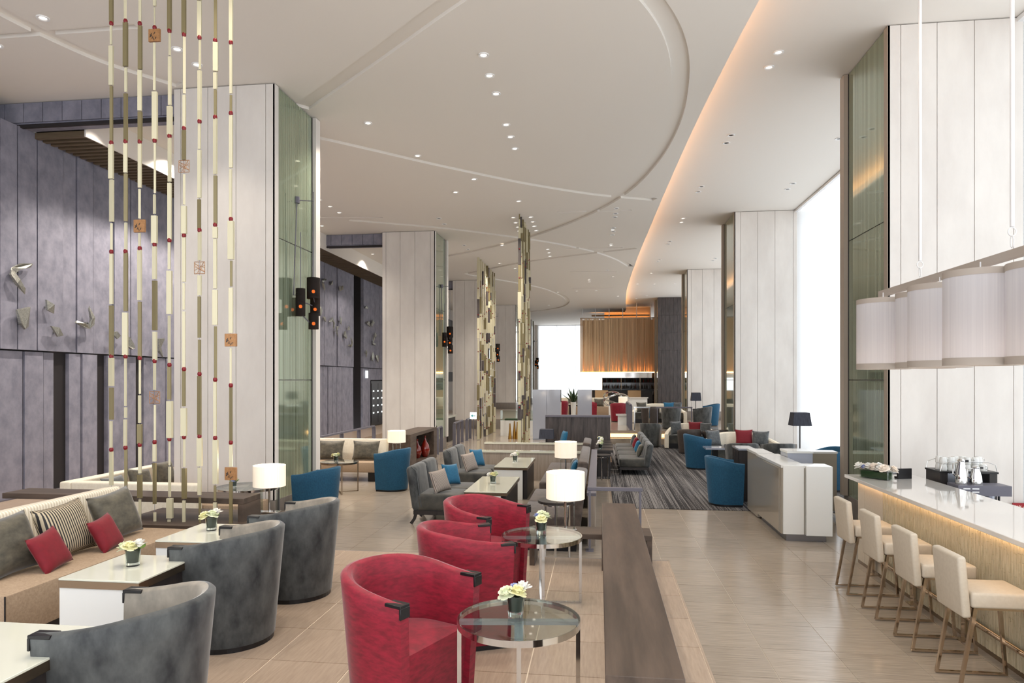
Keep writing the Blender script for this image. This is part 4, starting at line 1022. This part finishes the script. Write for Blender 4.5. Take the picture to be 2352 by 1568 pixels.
for y in (-2.2,-1.3,-.35,.6,1.55,2.55): MB().box(-.012,.012,y-.03,y+.03,.01,.19).box(-.05,.05,y-.05,y+.05,0,.01).build('bracket', M['nickel'], fr)
def stool(label, loc):
    s = thing('bar_stool', label, 'bar stool', loc, 0, 'beige leather bar stools')
    MB().box(-.17,.24,-.185,.185,.6,.71).build('seat', M['leather'], s, bevel=.02, seg=3)
    b = MB(); b.M = rot('Y', -5, (-.2, 0, .53)); b.box(-.03,.03,-.19,.19,0,.43); b.build('backrest', M['leather'], s, bevel=.018, seg=3)
    for y in (-.165,.165):
        MB().tube([(-.14,y,.6),(-.24,y,.015),(.24,y,.015),(.19,y,.6)], .0125, sq=True).build('leg_frame', M['nickel'], s)
    MB().box(-.14,.19,-.165,.165,.585,.6).build('seat_plate', M['nickel'], s)
    return s
s1 = stool('beige leather bar stool nearest the camera', (2.757, 5.33, 0))
for k, (y, l) in enumerate(((6.06,'second beige leather bar stool from the camera'),(6.79,'third beige leather bar stool from the camera'),(7.51,'farthest beige leather bar stool, by the flower box end'))):
    dup(s1, (2.757, y, 0), 0, l)
# flower box and menu stand
t = thing('flower_box', 'long glass box of cream and lilac flowers on the bar counter', 'flower box', (3.2, 8.42, 1.05), -.95)
MB().box(-.17,.17,-.055,.055,0,.1).build('glass_box', M['tglass'], t); MB().box(-.16,.16,-.045,.045,.008,.085).build('leaf_wrap', M['leaf'], t)
for k in range(18):
    f = link('flower', flower_mesh('pb' if k in (3,13) else 'pp' if k % 2 else 'pw'), t, (-.17+.02*k+random.uniform(-.01,.01), (-.045,.0,.045)[k % 3], .1+random.uniform(0,.03)))
    f.rotation_euler = (random.uniform(-.5,.5), random.uniform(-.5,.5), k); f.scale = (.7,)*3 if k in (3,13) else (1.25,)*3
t = thing('menu_stand', 'dark menu stand with tablet on the bar counter', 'menu stand', (3.52, 8.45, 1.05), .3)
MB().box(-.09,.09,-.01,.01,0,.12).build('plate', M['black'], t); MB().box(-.2,-.02,.03,.2,.05,.06).build('tablet', M['steel'], t); MB().box(-.05,.05,.01,.1,0,.02).build('foot', M['black'], t)
# service counter with espresso machine
t = thing('service_counter', 'low service counter behind the bar', 'counter', (4.2, 7.2, 0))
MB().box(-.36,.36,-2.4,1.6,.0,.7).build('carcass', M['gloss'], t); MB().box(-.38,.38,-2.42,1.62,.7,.74).build('worktop', M['steel'], t)
t = thing('espresso_machine', 'dark espresso machine topped with white cups', 'coffee machine', (4.15, 8.5, .74))
MB().box(-.3,.3,-.18,.16,.0,.12).build('base', M['black'], t)
MB().box(-.3,-.22,-.18,.16,.12,.4).build('side_panel', M['blackwood'], t); MB().box(.22,.3,-.18,.16,.12,.4).build('side_panel', M['blackwood'], t)
MB().box(-.22,.22,.02,.16,.12,.4).build('boiler_housing', M['steel'], t)
MB().box(-.31,.31,-.19,.17,.4,.42).build('cup_tray', M['black'], t)
for yy in (-.18,.16): MB().tube([(-.3,yy,.42),(-.28,yy,.5),(-.2,yy,.53),(.2,yy,.53),(.28,yy,.5),(.3,yy,.42)], .004, 6).build('guard_rail', M['chrome'], t)
MB().tube([(-.2,-.18,.4),(-.26,-.3,.43)], .006, 6).build('steam_lever', M['black'], t)
CUP = MB().lathe([(0,.0),(.038,.0),(.04,.03),(.032,.075),(.0,.08)], 14).mesh('cup_body', M['gloss'], smooth=True)
HAN = MB().tube([(.036,0,.02),(.058,0,.028),(.056,0,.05),(.034,0,.058)], .005, 6).mesh('cup_handle', M['gloss'], smooth=True)
for lev in (0, 1):
    for i in range(6):
        for j in range(2):
            if lev and (i+j) % 3 == 2: continue
            c = thing('cup', 'white cup stacked on the espresso machine', 'cup', (3.93+.085*i, 8.42+.1*j, 1.16+.078*lev), i+j, 'white cups on the espresso machine')
            link('cup_body', CUP, c); link('cup_handle', HAN, c)
t = thing('coffee_grinder', 'grey steel brewer box with slotted vents and hanging filter basket', 'coffee machine', (4.12, 8.05, .74))
MB().box(-.24,.3,-.06,.18,.2,.31).build('housing', M['rail'], t); MB().box(-.24,.02,-.04,.18,0,.2).build('stand', M['rail'], t)
for i in range(2):
    for j in range(2): MB().box(-.19+.09*i,-.12+.09*i,-.066,-.058,.235+.035*j,.247+.035*j).build('vent_slot', M['white'], t)
MB().lathe([(0,.09),(.045,.09),(.06,.2),(0,.2)], 16, (.12,.04)).build('filter_basket', M['steel'], t, smooth=True)
MB().box(.2,.215,0,.02,.1,.2).build('lever', M['black'], t)
def jug(label, loc, h, rz):
    j = thing('steel_jug', label, 'jug', loc, rz, 'steel jugs')
    MB().lathe([(0,0),(.06,0),(.062,.02),(.056,h*.45),(.036,h*.8),(.034,h*.9),(0,h*.9)], 24).build('body', M['silver'], j, smooth=True)
    MB().lathe([(.036,h*.88),(.04,h*.92),(.02,h),(0,h)], 16).build('lid', M['silver'], j, smooth=True)
    MB().box(.02,.07,-.012,.012,h*.86,h*.95).build('spout', M['black'], j); MB().tube([(-.034,0,h*.86),(-.085,0,h*.8),(-.085,0,h*.4),(-.056,0,h*.3)], .007, 6).build('handle', M['silver'], j)
jug('tall mirror steel coffee jug on the brewer box', (3.97, 8.11, 1.05), .28, 0)
jug('short mirror steel milk jug on the brewer box', (4.12, 8.11, 1.05), .2, 0)
# extinguisher sign
t = thing('extinguisher_sign', 'small red fire extinguisher sign behind the bar at the frame edge', 'sign', (5.5, 9.76, .45))
MB().box(-.1,.16,-.02,.0,0,.13).build('plate', M['signr'], t); MB().box(-.1,.16,-.0205,-.0,-.03,0).build('white_band', M['white'], t)
cu = bpy.data.curves.new('sign_text', 'FONT'); cu.body = '消火器'; cu.size = .085; cu.align_x = 'LEFT'; cu.space_character = 1.0
cu.extrude = .001; cu.materials.append(M['pp'])
to_ = bpy.data.objects.new('lettering_curve', cu); COL.objects.link(to_); lm = bpy.data.meshes.new_from_object(to_.evaluated_get(bpy.context.evaluated_depsgraph_get())); bpy.data.objects.remove(to_)
to = bpy.data.objects.new('lettering', lm); COL.objects.link(to); to.parent = t; to.location = (-.08,-.022,.03); to.rotation_euler = (PI/2,0,0)
# pendant over the bar
def pend_mat():
    m = mat('sheer_pendant_fabric', (206,204,208), .8, noise=(70,70,.6), col2=(222,220,222)); nt = m.node_tree; N = nt.nodes; L = nt.links
    tr = N.new('ShaderNodeBsdfTranslucent'); tr.inputs[0].default_value = lin((216,214,216)); mx = N.new('ShaderNodeMixShader'); mx.inputs[0].default_value = .3
    b = N['Principled BSDF']; L.new(b.outputs[0], mx.inputs[1]); L.new(tr.outputs[0], mx.inputs[2]); L.new(mx.outputs[0], N['Material Output'].inputs[0]); return m
M['pendf'] = pend_mat(); M['band'] = mat('taupe_shade_band', (186,176,166), .7)
t = thing('linear_pendant', 'row of pale fabric drum shades hanging over the bar', 'pendant lamp', (3.32, 6.4, 2.32))
for (x, y) in ((3.23,8.3),(3.42,7.72),(3.29,7.12),(3.21,6.25),(3.48,5.82),(3.22,5.05)):
    p = (x-3.32, y-6.4); r = .275
    s = MB().lathe([(r,.06),(r,.75)], 40, p).build('shade', M['pendf'], t, smooth=True)
    MB().lathe([(r+.002,.0),(r+.002,.065),(r-.004,.065),(r-.004,0),(r+.002,0)], 40, p).build('lower_band', M['band'], s, smooth=True)
    MB().lathe([(r+.002,.745),(r+.002,.8),(r-.004,.8),(r-.004,.745),(r+.002,.745)], 40, p).build('upper_band', M['band'], s, smooth=True)
    MB().cyl(p, r-.01, .03, .036, 30).build('diffuser', M['shadelow'] if 'shadelow' in M else M['pendf'], s)
    MB().cyl((p[0], p[1]), .006, .8, .88, 6).build('stem', M['white'], s)
    MB().box(p[0]-r, p[0]+r, p[1]-.01, p[1]+.01, .78, .8).build('spider', M['white'], s)
    l = bpy.data.lights.new('pendant_bulb', 'POINT'); l.energy = 2.2; l.color = (1,.82,.66); l.shadow_soft_size = .1
    lo = bpy.data.objects.new('pendant_bulb', l); COL.objects.link(lo); lo.parent = t; lo.location = (p[0], p[1], .06)
MB().box(-.03,.03,-1.9,2.2,.86,.93).build('rail', M['band'], t)
for y in (1.2,-.4):
    MB().cyl((0,y), .016, 1.12, ZR-2.32, 12).build('suspension_pipe', M['white'], t)
    MB().tube([(.03*math.cos(a),y,1.08+.035*math.sin(a)) for a in [2*PI*k/12 for k in range(12)]], .005, 6, closed=True).tube([(0,y+.02*math.cos(a),1.0+.05*math.sin(a)) for a in [2*PI*k/12 for k in range(12)]], .005, 6, closed=True).build('hook', M['white'], t)
    MB().cyl((0,y), .05, ZR-2.34, ZR-2.321, 16).build('canopy', M['white'], t)
# white counters beside the carpet
t = thing('host_counter', 'glossy white host counter between carpet and bar', 'counter', (2.8, 10.4, 0))
MB().box(-.33,-.02,-.68,.8,.1,1.03).build('long_body', M['glossbeige'], t); MB().box(-.335,-.0,-.69,.8,1.0,1.035).build('top', M['gloss'], t)
MB().box(-.31,-.04,-.705,-.68,.1,1.03).build('end_panel', M['gloss'], t)
MB().box(-.02,.32,-.74,-.4,.09,1.03).build('front_box', M['gloss'], t, bevel=.004, seg=1)
MB().box(-.26,-.04,-.66,.76,0,.1).box(-.04,.26,-.66,-.44,0,.1).build('plinth', M['steel'], t)
MB().box(-.345,-.33,-.6,.35,.12,.98).build('side_panel', M['glossbeige'], t)
t = thing('host_counter', 'narrow beige end unit behind the host counter', 'counter', (2.62, 11.65, 0))
MB().box(-.12,.12,-.4,.35,.02,1.03).build('body', M['glossbeige'], t); MB().box(-.13,.13,-.41,.36,1.0,1.035).build('top', M['gloss'], t)
t = thing('black_cabinet', 'black ribbed cabinet with grey top behind the host counter', 'cabinet', (2.64, 13.0, .012))
MB().box(-.14,.14,-.3,.3,.0,.92).build('body', M['blackwood'], t); MB().box(-.15,.15,-.31,.31,.92,.95).build('top', M['glossgrey'], t)
for i in range(4): MB().box(-.15,-.14,-.28+.145*i,-.16+.145*i,.05,.9).build('door_slat', M['black'], t)
t = thing('printer_box', 'grey box cabinet standing at the host counter', 'cabinet', (2.99, 10.9, 0))
MB().box(-.18,.18,-.2,.2,.0,1.1).build('body', M['glossgrey'], t); MB().box(-.19,.19,-.21,.21,1.1,1.13).build('top', M['gloss'], t)
t = thing('host_counter', 'low grey-green counter panel beside the nearest right column', 'counter', (3.43, 11.6, 0))
MB().box(-.34,.34,-.12,.12,.1,1.02).build('panel', M['glossbeige'], t); MB().box(-.35,.35,-.13,.13,1.02,1.05).build('top', M['gloss'], t); MB().box(-.3,.3,-.08,.08,0,.1).build('plinth', M['white'], t)

# ================================================================ CARPET SEATING
C = .012
dup(b1, (2.2, 12.4, C), .1, 'teal blue tub chair nearest on the carpet, by the host counter')
dup(b1, (2.42, 17.35, C), .15, 'teal blue tub chair in the middle of the carpet')
dup(b1, (4.55, 14.3, C), PI+.3, 'teal blue tub chair behind the host counter by the curtains')
dup(b1, (4.6, 12.6, C), PI, 'teal blue tub chair half hidden by the nearest right column')
def curved_sofa(label, loc, rx, ry, rz=0, hb=.76):
    t = thing('curved_sofa', label, 'sofa', loc, rz, 'curved cream sofas'); n = 36; th = .12
    mb = MB(); mi = MB(); ms = MB()
    def pt(a, k): return Vector(((rx-k)*math.cos(a), (ry-k)*math.sin(a)))
    A = [PI*-.03+PI*1.06*i/n for i in range(n+1)]
    H = lambda a: hb-.30*abs(math.cos(a))**3
    rows = [(0,.02,0),(0,1,-.02),(.02,1,0),(th-.03,1,0),(th,1,-.03),(th,.02,0)]
    vs = []
    for a in A:
        for k, f, dz in rows: p = pt(a, k); vs.append((p.x, p.y, .02+(H(a)-.02)*f+dz if f > .5 else .03))
    m = len(rows)
    fs = [(i*m+k, (i+1)*m+k, (i+1)*m+k+1, i*m+k+1) for i in range(n) for k in range(m-1)]+[tuple(range(m)), tuple(n*m+k for k in range(m-1,-1,-1))]
    mb.add(vs, fs).build('backrest', M['cream'], t, smooth=True, angle=45)
    B = A[2:-2]; sec = [(th+.01,.16),(th+.01,.40),(th+.05,.42),(.62,.42),(.66,.39),(.67,.16)]; vs = []
    for a in B:
        for k, z in sec: p = pt(a, min(k, min(rx,ry)-.05)); vs.append((p.x, p.y, z))
    m = len(sec); n2 = len(B)-1
    ms.add(vs, [(i*m+k, (i+1)*m+k, (i+1)*m+(k+1) % m, i*m+(k+1) % m) for i in range(n2) for k in range(m)]+[tuple(range(m)), tuple(n2*m+k for k in range(m-1,-1,-1))])
    ms.build('seat', M['lvelvet'], t, smooth=True, angle=45)
    vs = []
    for a in B:
        for k, z in ((th+.02,0),(th+.02,.16),(.6,.16),(.6,0)): p = pt(a, min(k, min(rx,ry)-.08)); vs.append((p.x, p.y, z))
    mi.add(vs, [(i*4+k, (i+1)*4+k, (i+1)*4+(k+1) % 4, i*4+(k+1) % 4) for i in range(n2) for k in range(4)]+[(0,1,2,3), (n2*4+3,n2*4+2,n2*4+1,n2*4)])
    mi.build('plinth', M['black'], t)
    return t
curved_sofa('curved cream sofa nearest on the carpet, before the second right column', (3.7, 17.95, C), 1.1, 1.5)
pillow('slate grey cushion at the left of the nearest curved sofa', (3.06, 18.75, .43), .5, M['dcush'], .46, .44, .14, -14)
pillow('red cushion in the middle of the nearest curved sofa', (3.88, 19.02, .43), -.05, M['redc'], .46, .44, .14, -14)
pillow('slate grey cushion right of the red one on the nearest curved sofa', (4.25, 18.85, .43), -.4, M['dcush'], .44, .42, .14, -14)
curved_sofa('curved cream sofa at the far end of the carpet', (2.93, 22.2, C), .86, 1.0)
pillow('slate grey cushion on the curved sofa at the carpet end', (2.5, 22.55, .43), .5, M['dcush'], .44, .44, .14, -14)
pillow('red cushion on the curved sofa at the carpet end', (3.1, 22.72, .43), -.1, M['redc'], .44, .42, .14, -14)
pillow('slate cushion beside the red one on the curved sofa at the carpet end', (3.38, 22.6, .43), -.5, M['dcush'], .4, .4, .14, -14)
d1 = tub_chair('tub_chair', 'dark brown tub chair at the carpet end seen from behind', 'chair', (2.68, 20.85, C), PI/2, M['darktub'], M['darktub'], cap=False, hb=.72, ha=.64, group='dark brown tub chairs')
dup(d1, (3.44, 20.75, C), PI/2+.2, 'dark brown tub chair touching the second right column, seen from behind')
dup(g1, (1.66, 22.75, C), PI/2-.3, 'grey velvet tub chair by the lit step', 'grey tub chairs on the carpet')
dup(g1, (3.2, 15.9, C), PI/2, 'grey tub chair seen from behind over the host counter, left of two', 'grey tub chairs on the carpet')
dup(g1, (4.0, 15.95, C), PI/2, 'grey tub chair seen from behind over the host counter, right of two', 'grey tub chairs on the carpet')
def square_table(label, loc, s, h, top):
    t = thing('square_table', label, 'table', loc)
    MB().box(-s,s,-s,s,h-.04,h).build('top', M[top], t); MB().box(-.06,.06,-.06,.06,.02,h-.04).build('pedestal', M['black'], t); MB().box(-s*.6,s*.6,-s*.6,s*.6,0,.02).build('foot', M['black'], t)
square_table('small dark square table behind the nearest curved sofa', (3.3, 19.8, C), .26, .6, 'blackwood')
square_table('small glass square table before the nearest curved sofa', (2.72, 16.62, C), .25, .6, 'glossgrey')
round_side('small round table beside the nearest teal carpet chair', (3.05, 13.6, C), .17, .55)
dark_lamp('floor_lamp', 'black pleated floor lamp before the bright curtains', (4.62, 16.55, C), .21, .17, .3, 1.43, 'floor lamp')

# ================================================================ FAR PLATFORM (level 0.45)
Q = .45
dark_lamp('floor_lamp', 'black pleated floor lamp beside the third right column', (4.0, 29.2, Q), .2, .17, .34, 1.22, 'floor lamp')
curved_sofa('curved cream sofa on the far platform', (2.4, 28.1, Q), 1.1, 1.05)
for k, (x, mm, w) in enumerate(((1.75,'gcush','olive'),(2.85,'bluec','blue'),(3.15,'dcush','slate'))):
    pillow('%s cushion on the curved sofa of the far platform' % w, (x, 28.6, Q+.42), .2-.2*k, M[mm], .44, .42, .13, -14)
dup(d1, (1.95, 26.6, Q), PI/2, 'dark brown tub chair before the far platform sofa, left of two')
dup(d1, (2.75, 26.6, Q), PI/2, 'dark brown tub chair before the far platform sofa, right of two')
dup(g1, (2.55, 25.0, Q), PI/2-.2, 'grey tub chair at the edge of the far platform', 'grey tub chairs on the far platform')
dup(g1, (3.7, 25.3, Q), PI-.4, 'grey tub chair left of the second right column on the far platform', 'grey tub chairs on the far platform')
dup(b1, (4.2, 26.7, Q), PI, 'teal blue tub chair on the far platform by the windows')
dup(r1, (.8, 28.9, Q), PI/2, 'crimson tub chair on the far platform beside the white box table', 'crimson tub chairs on the far platform')
dup(r1, (-.35, 31.5, Q), 0, 'crimson tub chair behind the narrow cabinet tower', 'crimson tub chairs on the far platform')
dup(r1, (-1.75, 31.6, Q), PI/2, 'crimson tub chair behind the wide cabinet tower', 'crimson tub chairs on the far platform')
t = thing('box_table', 'white box side table at the top of the far steps', 'side table', (.92, 27.0, Q))
MB().box(-.2,.2,-.2,.2,0,.36).build('body', M['gloss'], t); MB().box(-.27,.27,-.25,.25,.36,.42).build('top', M['gloss'], t)
railing('thin handrail at the lit far steps', [(1.22, 24.0), (1.72, 24.0)], .82, 2, 'chrome', Q)
railing('thin handrail along the platform edge before the grey tub chair', [(2.0, 24.05), (3.15, 24.05)], .82, 2, 'rail', Q)
railing('lilac handrail beside the white box table', [(1.1, 24.1), (1.1, 27.5)], .9, 5, 'rail', Q)
t = thing('long_sofa', 'cream banquette with olive cushions behind the cabinet towers', 'sofa', (-.9, 34.2, Q))
MB().box(-1.4,1.4,-.35,.25,.0,.42).build('seat', M['taupe'], t, bevel=.02); MB().box(-1.4,1.4,.25,.45,.1,.85).build('backrest', M['cream'], t, bevel=.03)
for k, x in enumerate((-1.3,-.6,.0)): pillow('olive cushion on the far cream banquette, %s from the left' % ords[k], (x, 34.2, Q+.42), 0, M['gcush'], .5, .42, .14, -14)
for k, x in enumerate((-1.35,-.45)):
    square_table('far ivory table between the cabinet towers, %s of two' % ('left','right')[k], (x, 32.6, Q), .35, .62, 'ivory')
t = thing('potted_plant', 'dark leafed plant in a white pot behind the cabinet towers', 'plant', (-1.15, 30.9, Q))
MB().lathe([(0,0),(.1,0),(.13,.75),(.11,.75),(.1,.7),(0,.7)], 16).build('pot', M['gloss'], t, smooth=True)
for k in range(11):
    a = k*2.4; tilt = 15+k*4; lf = MB(); lf.M = Matrix.Translation((0,0,.7)) @ Matrix.Rotation(a, 4, 'Z') @ Matrix.Rotation(math.radians(tilt), 4, 'Y')
    lf.add([(0,-.02,0),(0,.02,0),(.01,-.07,.35),(.02,.07,.35),(-.01,0,.36),(.06,0,.8)], [(0,1,4),(0,4,2),(1,3,4),(2,4,5),(4,3,5)]); lf.build('leaf', M['leaf'], t)
t = thing('ring_sculpture', 'mirror polished looping ring sculpture near the bottle bar', 'sculpture', (.75, 33, Q))
MB().box(-.3,.3,-.3,.3,0,.5).build('pedestal', M['gloss'], t)
kn = [((.42+.16*math.cos(3*a))*math.cos(2*a)*1.1, .2*math.sin(3*a), .84+(.26+.1*math.cos(3*a))*math.sin(2*a)) for a in [2*PI*k/90 for k in range(90)]]
MB().tube(kn, .045, 8, closed=True).build('ring', M['silver'], t, smooth=True)
square_table('small table under the far lit lamp', (1.05, 30.6, Q), .3, .5, 'ivory')
table_lamp('small lit lamp near the ring sculpture', (1.05, 30.6, Q+.5), 0, .2, .26, .5)
# bottle bar with rod canopy
t = thing('bottle_bar', 'dark back bar shelving full of bottles', 'bar shelf', (2.05, 45.7, Q))
MB().box(-1.85,1.85,.1,.25,0,1.95).build('back_panel', M['black'], t)
for z in (.05,.4,.78,1.18,1.58,1.93): MB().box(-1.85,1.85,-.2,.1,z-.02,z).build('shelf', M['blackwood'], t)
for x in (-1.85,-.62,.6,1.82): MB().box(x,x+.03,-.2,.1,0,1.95).build('upright', M['bronze'], t)
for z in (.8,1.2): MB().box(-1.8,1.8,.09,.098,z,z+.36).build('lit_panel', M['glossgrey'], t)
BB = {}
for n_, m_ in (('a','bottle'),('b','vred'),('c','glossgrey')): BB[n_] = MB().lathe([(0,0),(.038,0),(.038,.17),(.013,.22),(.013,.29),(0,.29)], 8).mesh('bottle', M[m_], smooth=True)
rnd = random.Random(8)
for row, z in enumerate((.78,1.18,1.58)):
    for i in range(36):
        o = link('bottle', BB[rnd.choice('aaaaabc')], None, (2.05-1.75+.1*i+rnd.uniform(-.01,.01), 45.66+rnd.uniform(-.05,.05), Q+z)); o.scale = (1,1,rnd.uniform(.8,1.1))
        tag(o, 'spirit bottle on the %s shelf of the back bar' % ('lower','middle','upper')[row], 'bottle', 'bottles on the %s shelf of the back bar' % ('lower','middle','upper')[row])
t = thing('back_bar_counter', 'dark bar front before the bottle shelves', 'bar counter', (1.6, 43.6, Q))
MB().box(-2.3,1.7,-.3,.3,0,1.05).build('front', M['blackwood'], t); MB().box(-2.35,1.75,-.35,.35,1.05,1.1).build('worktop', M['black'], t)
for k, x in enumerate((0.15, 2.15)):
    s = thing('bar_chair', 'tan backed bar chair at the bottle bar, %s of two' % ('left','right')[k], 'bar stool', (x, 42.6, Q), 0, 'tan bar chairs')
    MB().box(-.4,.4,-.08,-.02,.65,1.1).build('backrest', M['tan'], s); MB().box(-.38,.38,-.02,.4,.6,.68).build('seat', M['tan'], s)
    for xx in (-.36,.34):
        for yy in (0,.36): MB().box(xx,xx+.03,yy,yy+.03,0,.6).build('leg', M['black'], s)
t = thing('white_counter', 'pale counter before the bottle bar', 'counter', (2.1, 38, Q))
MB().box(-.7,.5,-.25,.25,0,.75).build('body', M['gloss'], t); MB().box(-.75,.55,-.3,.3,.75,.8).build('top', M['quartz'], t)
t = thing('rod_canopy', 'large hanging canopy of amber rods glowing over the bottle bar', 'pendant lamp', (1.17, 44.2, 2.67))
rods = MB(); rnd = random.Random(3)
for i in range(150):
    x = -2.33+4.66*i/149; r = rnd.uniform(.008,.018); rods.box(x-r,x+r,-1.0-r,-1.0+r,.02,3.36)
for i in range(70):
    y = -1.0+2.0*i/69; r = rnd.uniform(.008,.018)
    for x in (-2.33,2.33): rods.box(x-r,x+r,y-r,y+r,.02,3.36)
o = rods.build('rods', M['rodc'], t); o['kind'] = 'stuff'
MB().box(-2.36,2.36,-1.04,1.04,3.36,3.42).build('top_frame', M['bronze'], t)
MB().box(-2.2,2.2,-.72,-.68,.0,3.3).build('inner_screen', M['amberwall'], t)
MB().box(-2.3,2.3,-.95,-.85,-.02,.02).build('light_strip', M['led'], t)
MB().box(-2.55,2.5,-1.08,1.04,-.34,-.04).build('mirror_band', M['silver'], t)
for x in (-2.2,-1.4,-.55,.3,1.15,2.0): MB().cyl((x,-1.0), .02, 3.42, ZC-2.67 if x < .4 else ZR-2.67, 8).build('suspension_rod', M['white'], t)
t = thing('cove_light', 'warm cove strip on the wall above the rod canopy', 'light', (1.5, 45.9, 6.45))
MB().box(-2.0,1.8,-.06,.0,0,.04).build('strip', M['cove'], t); MB().box(-2.0,1.8,-.12,-.06,-.04,.07).build('cover', M['amberwall'], t)
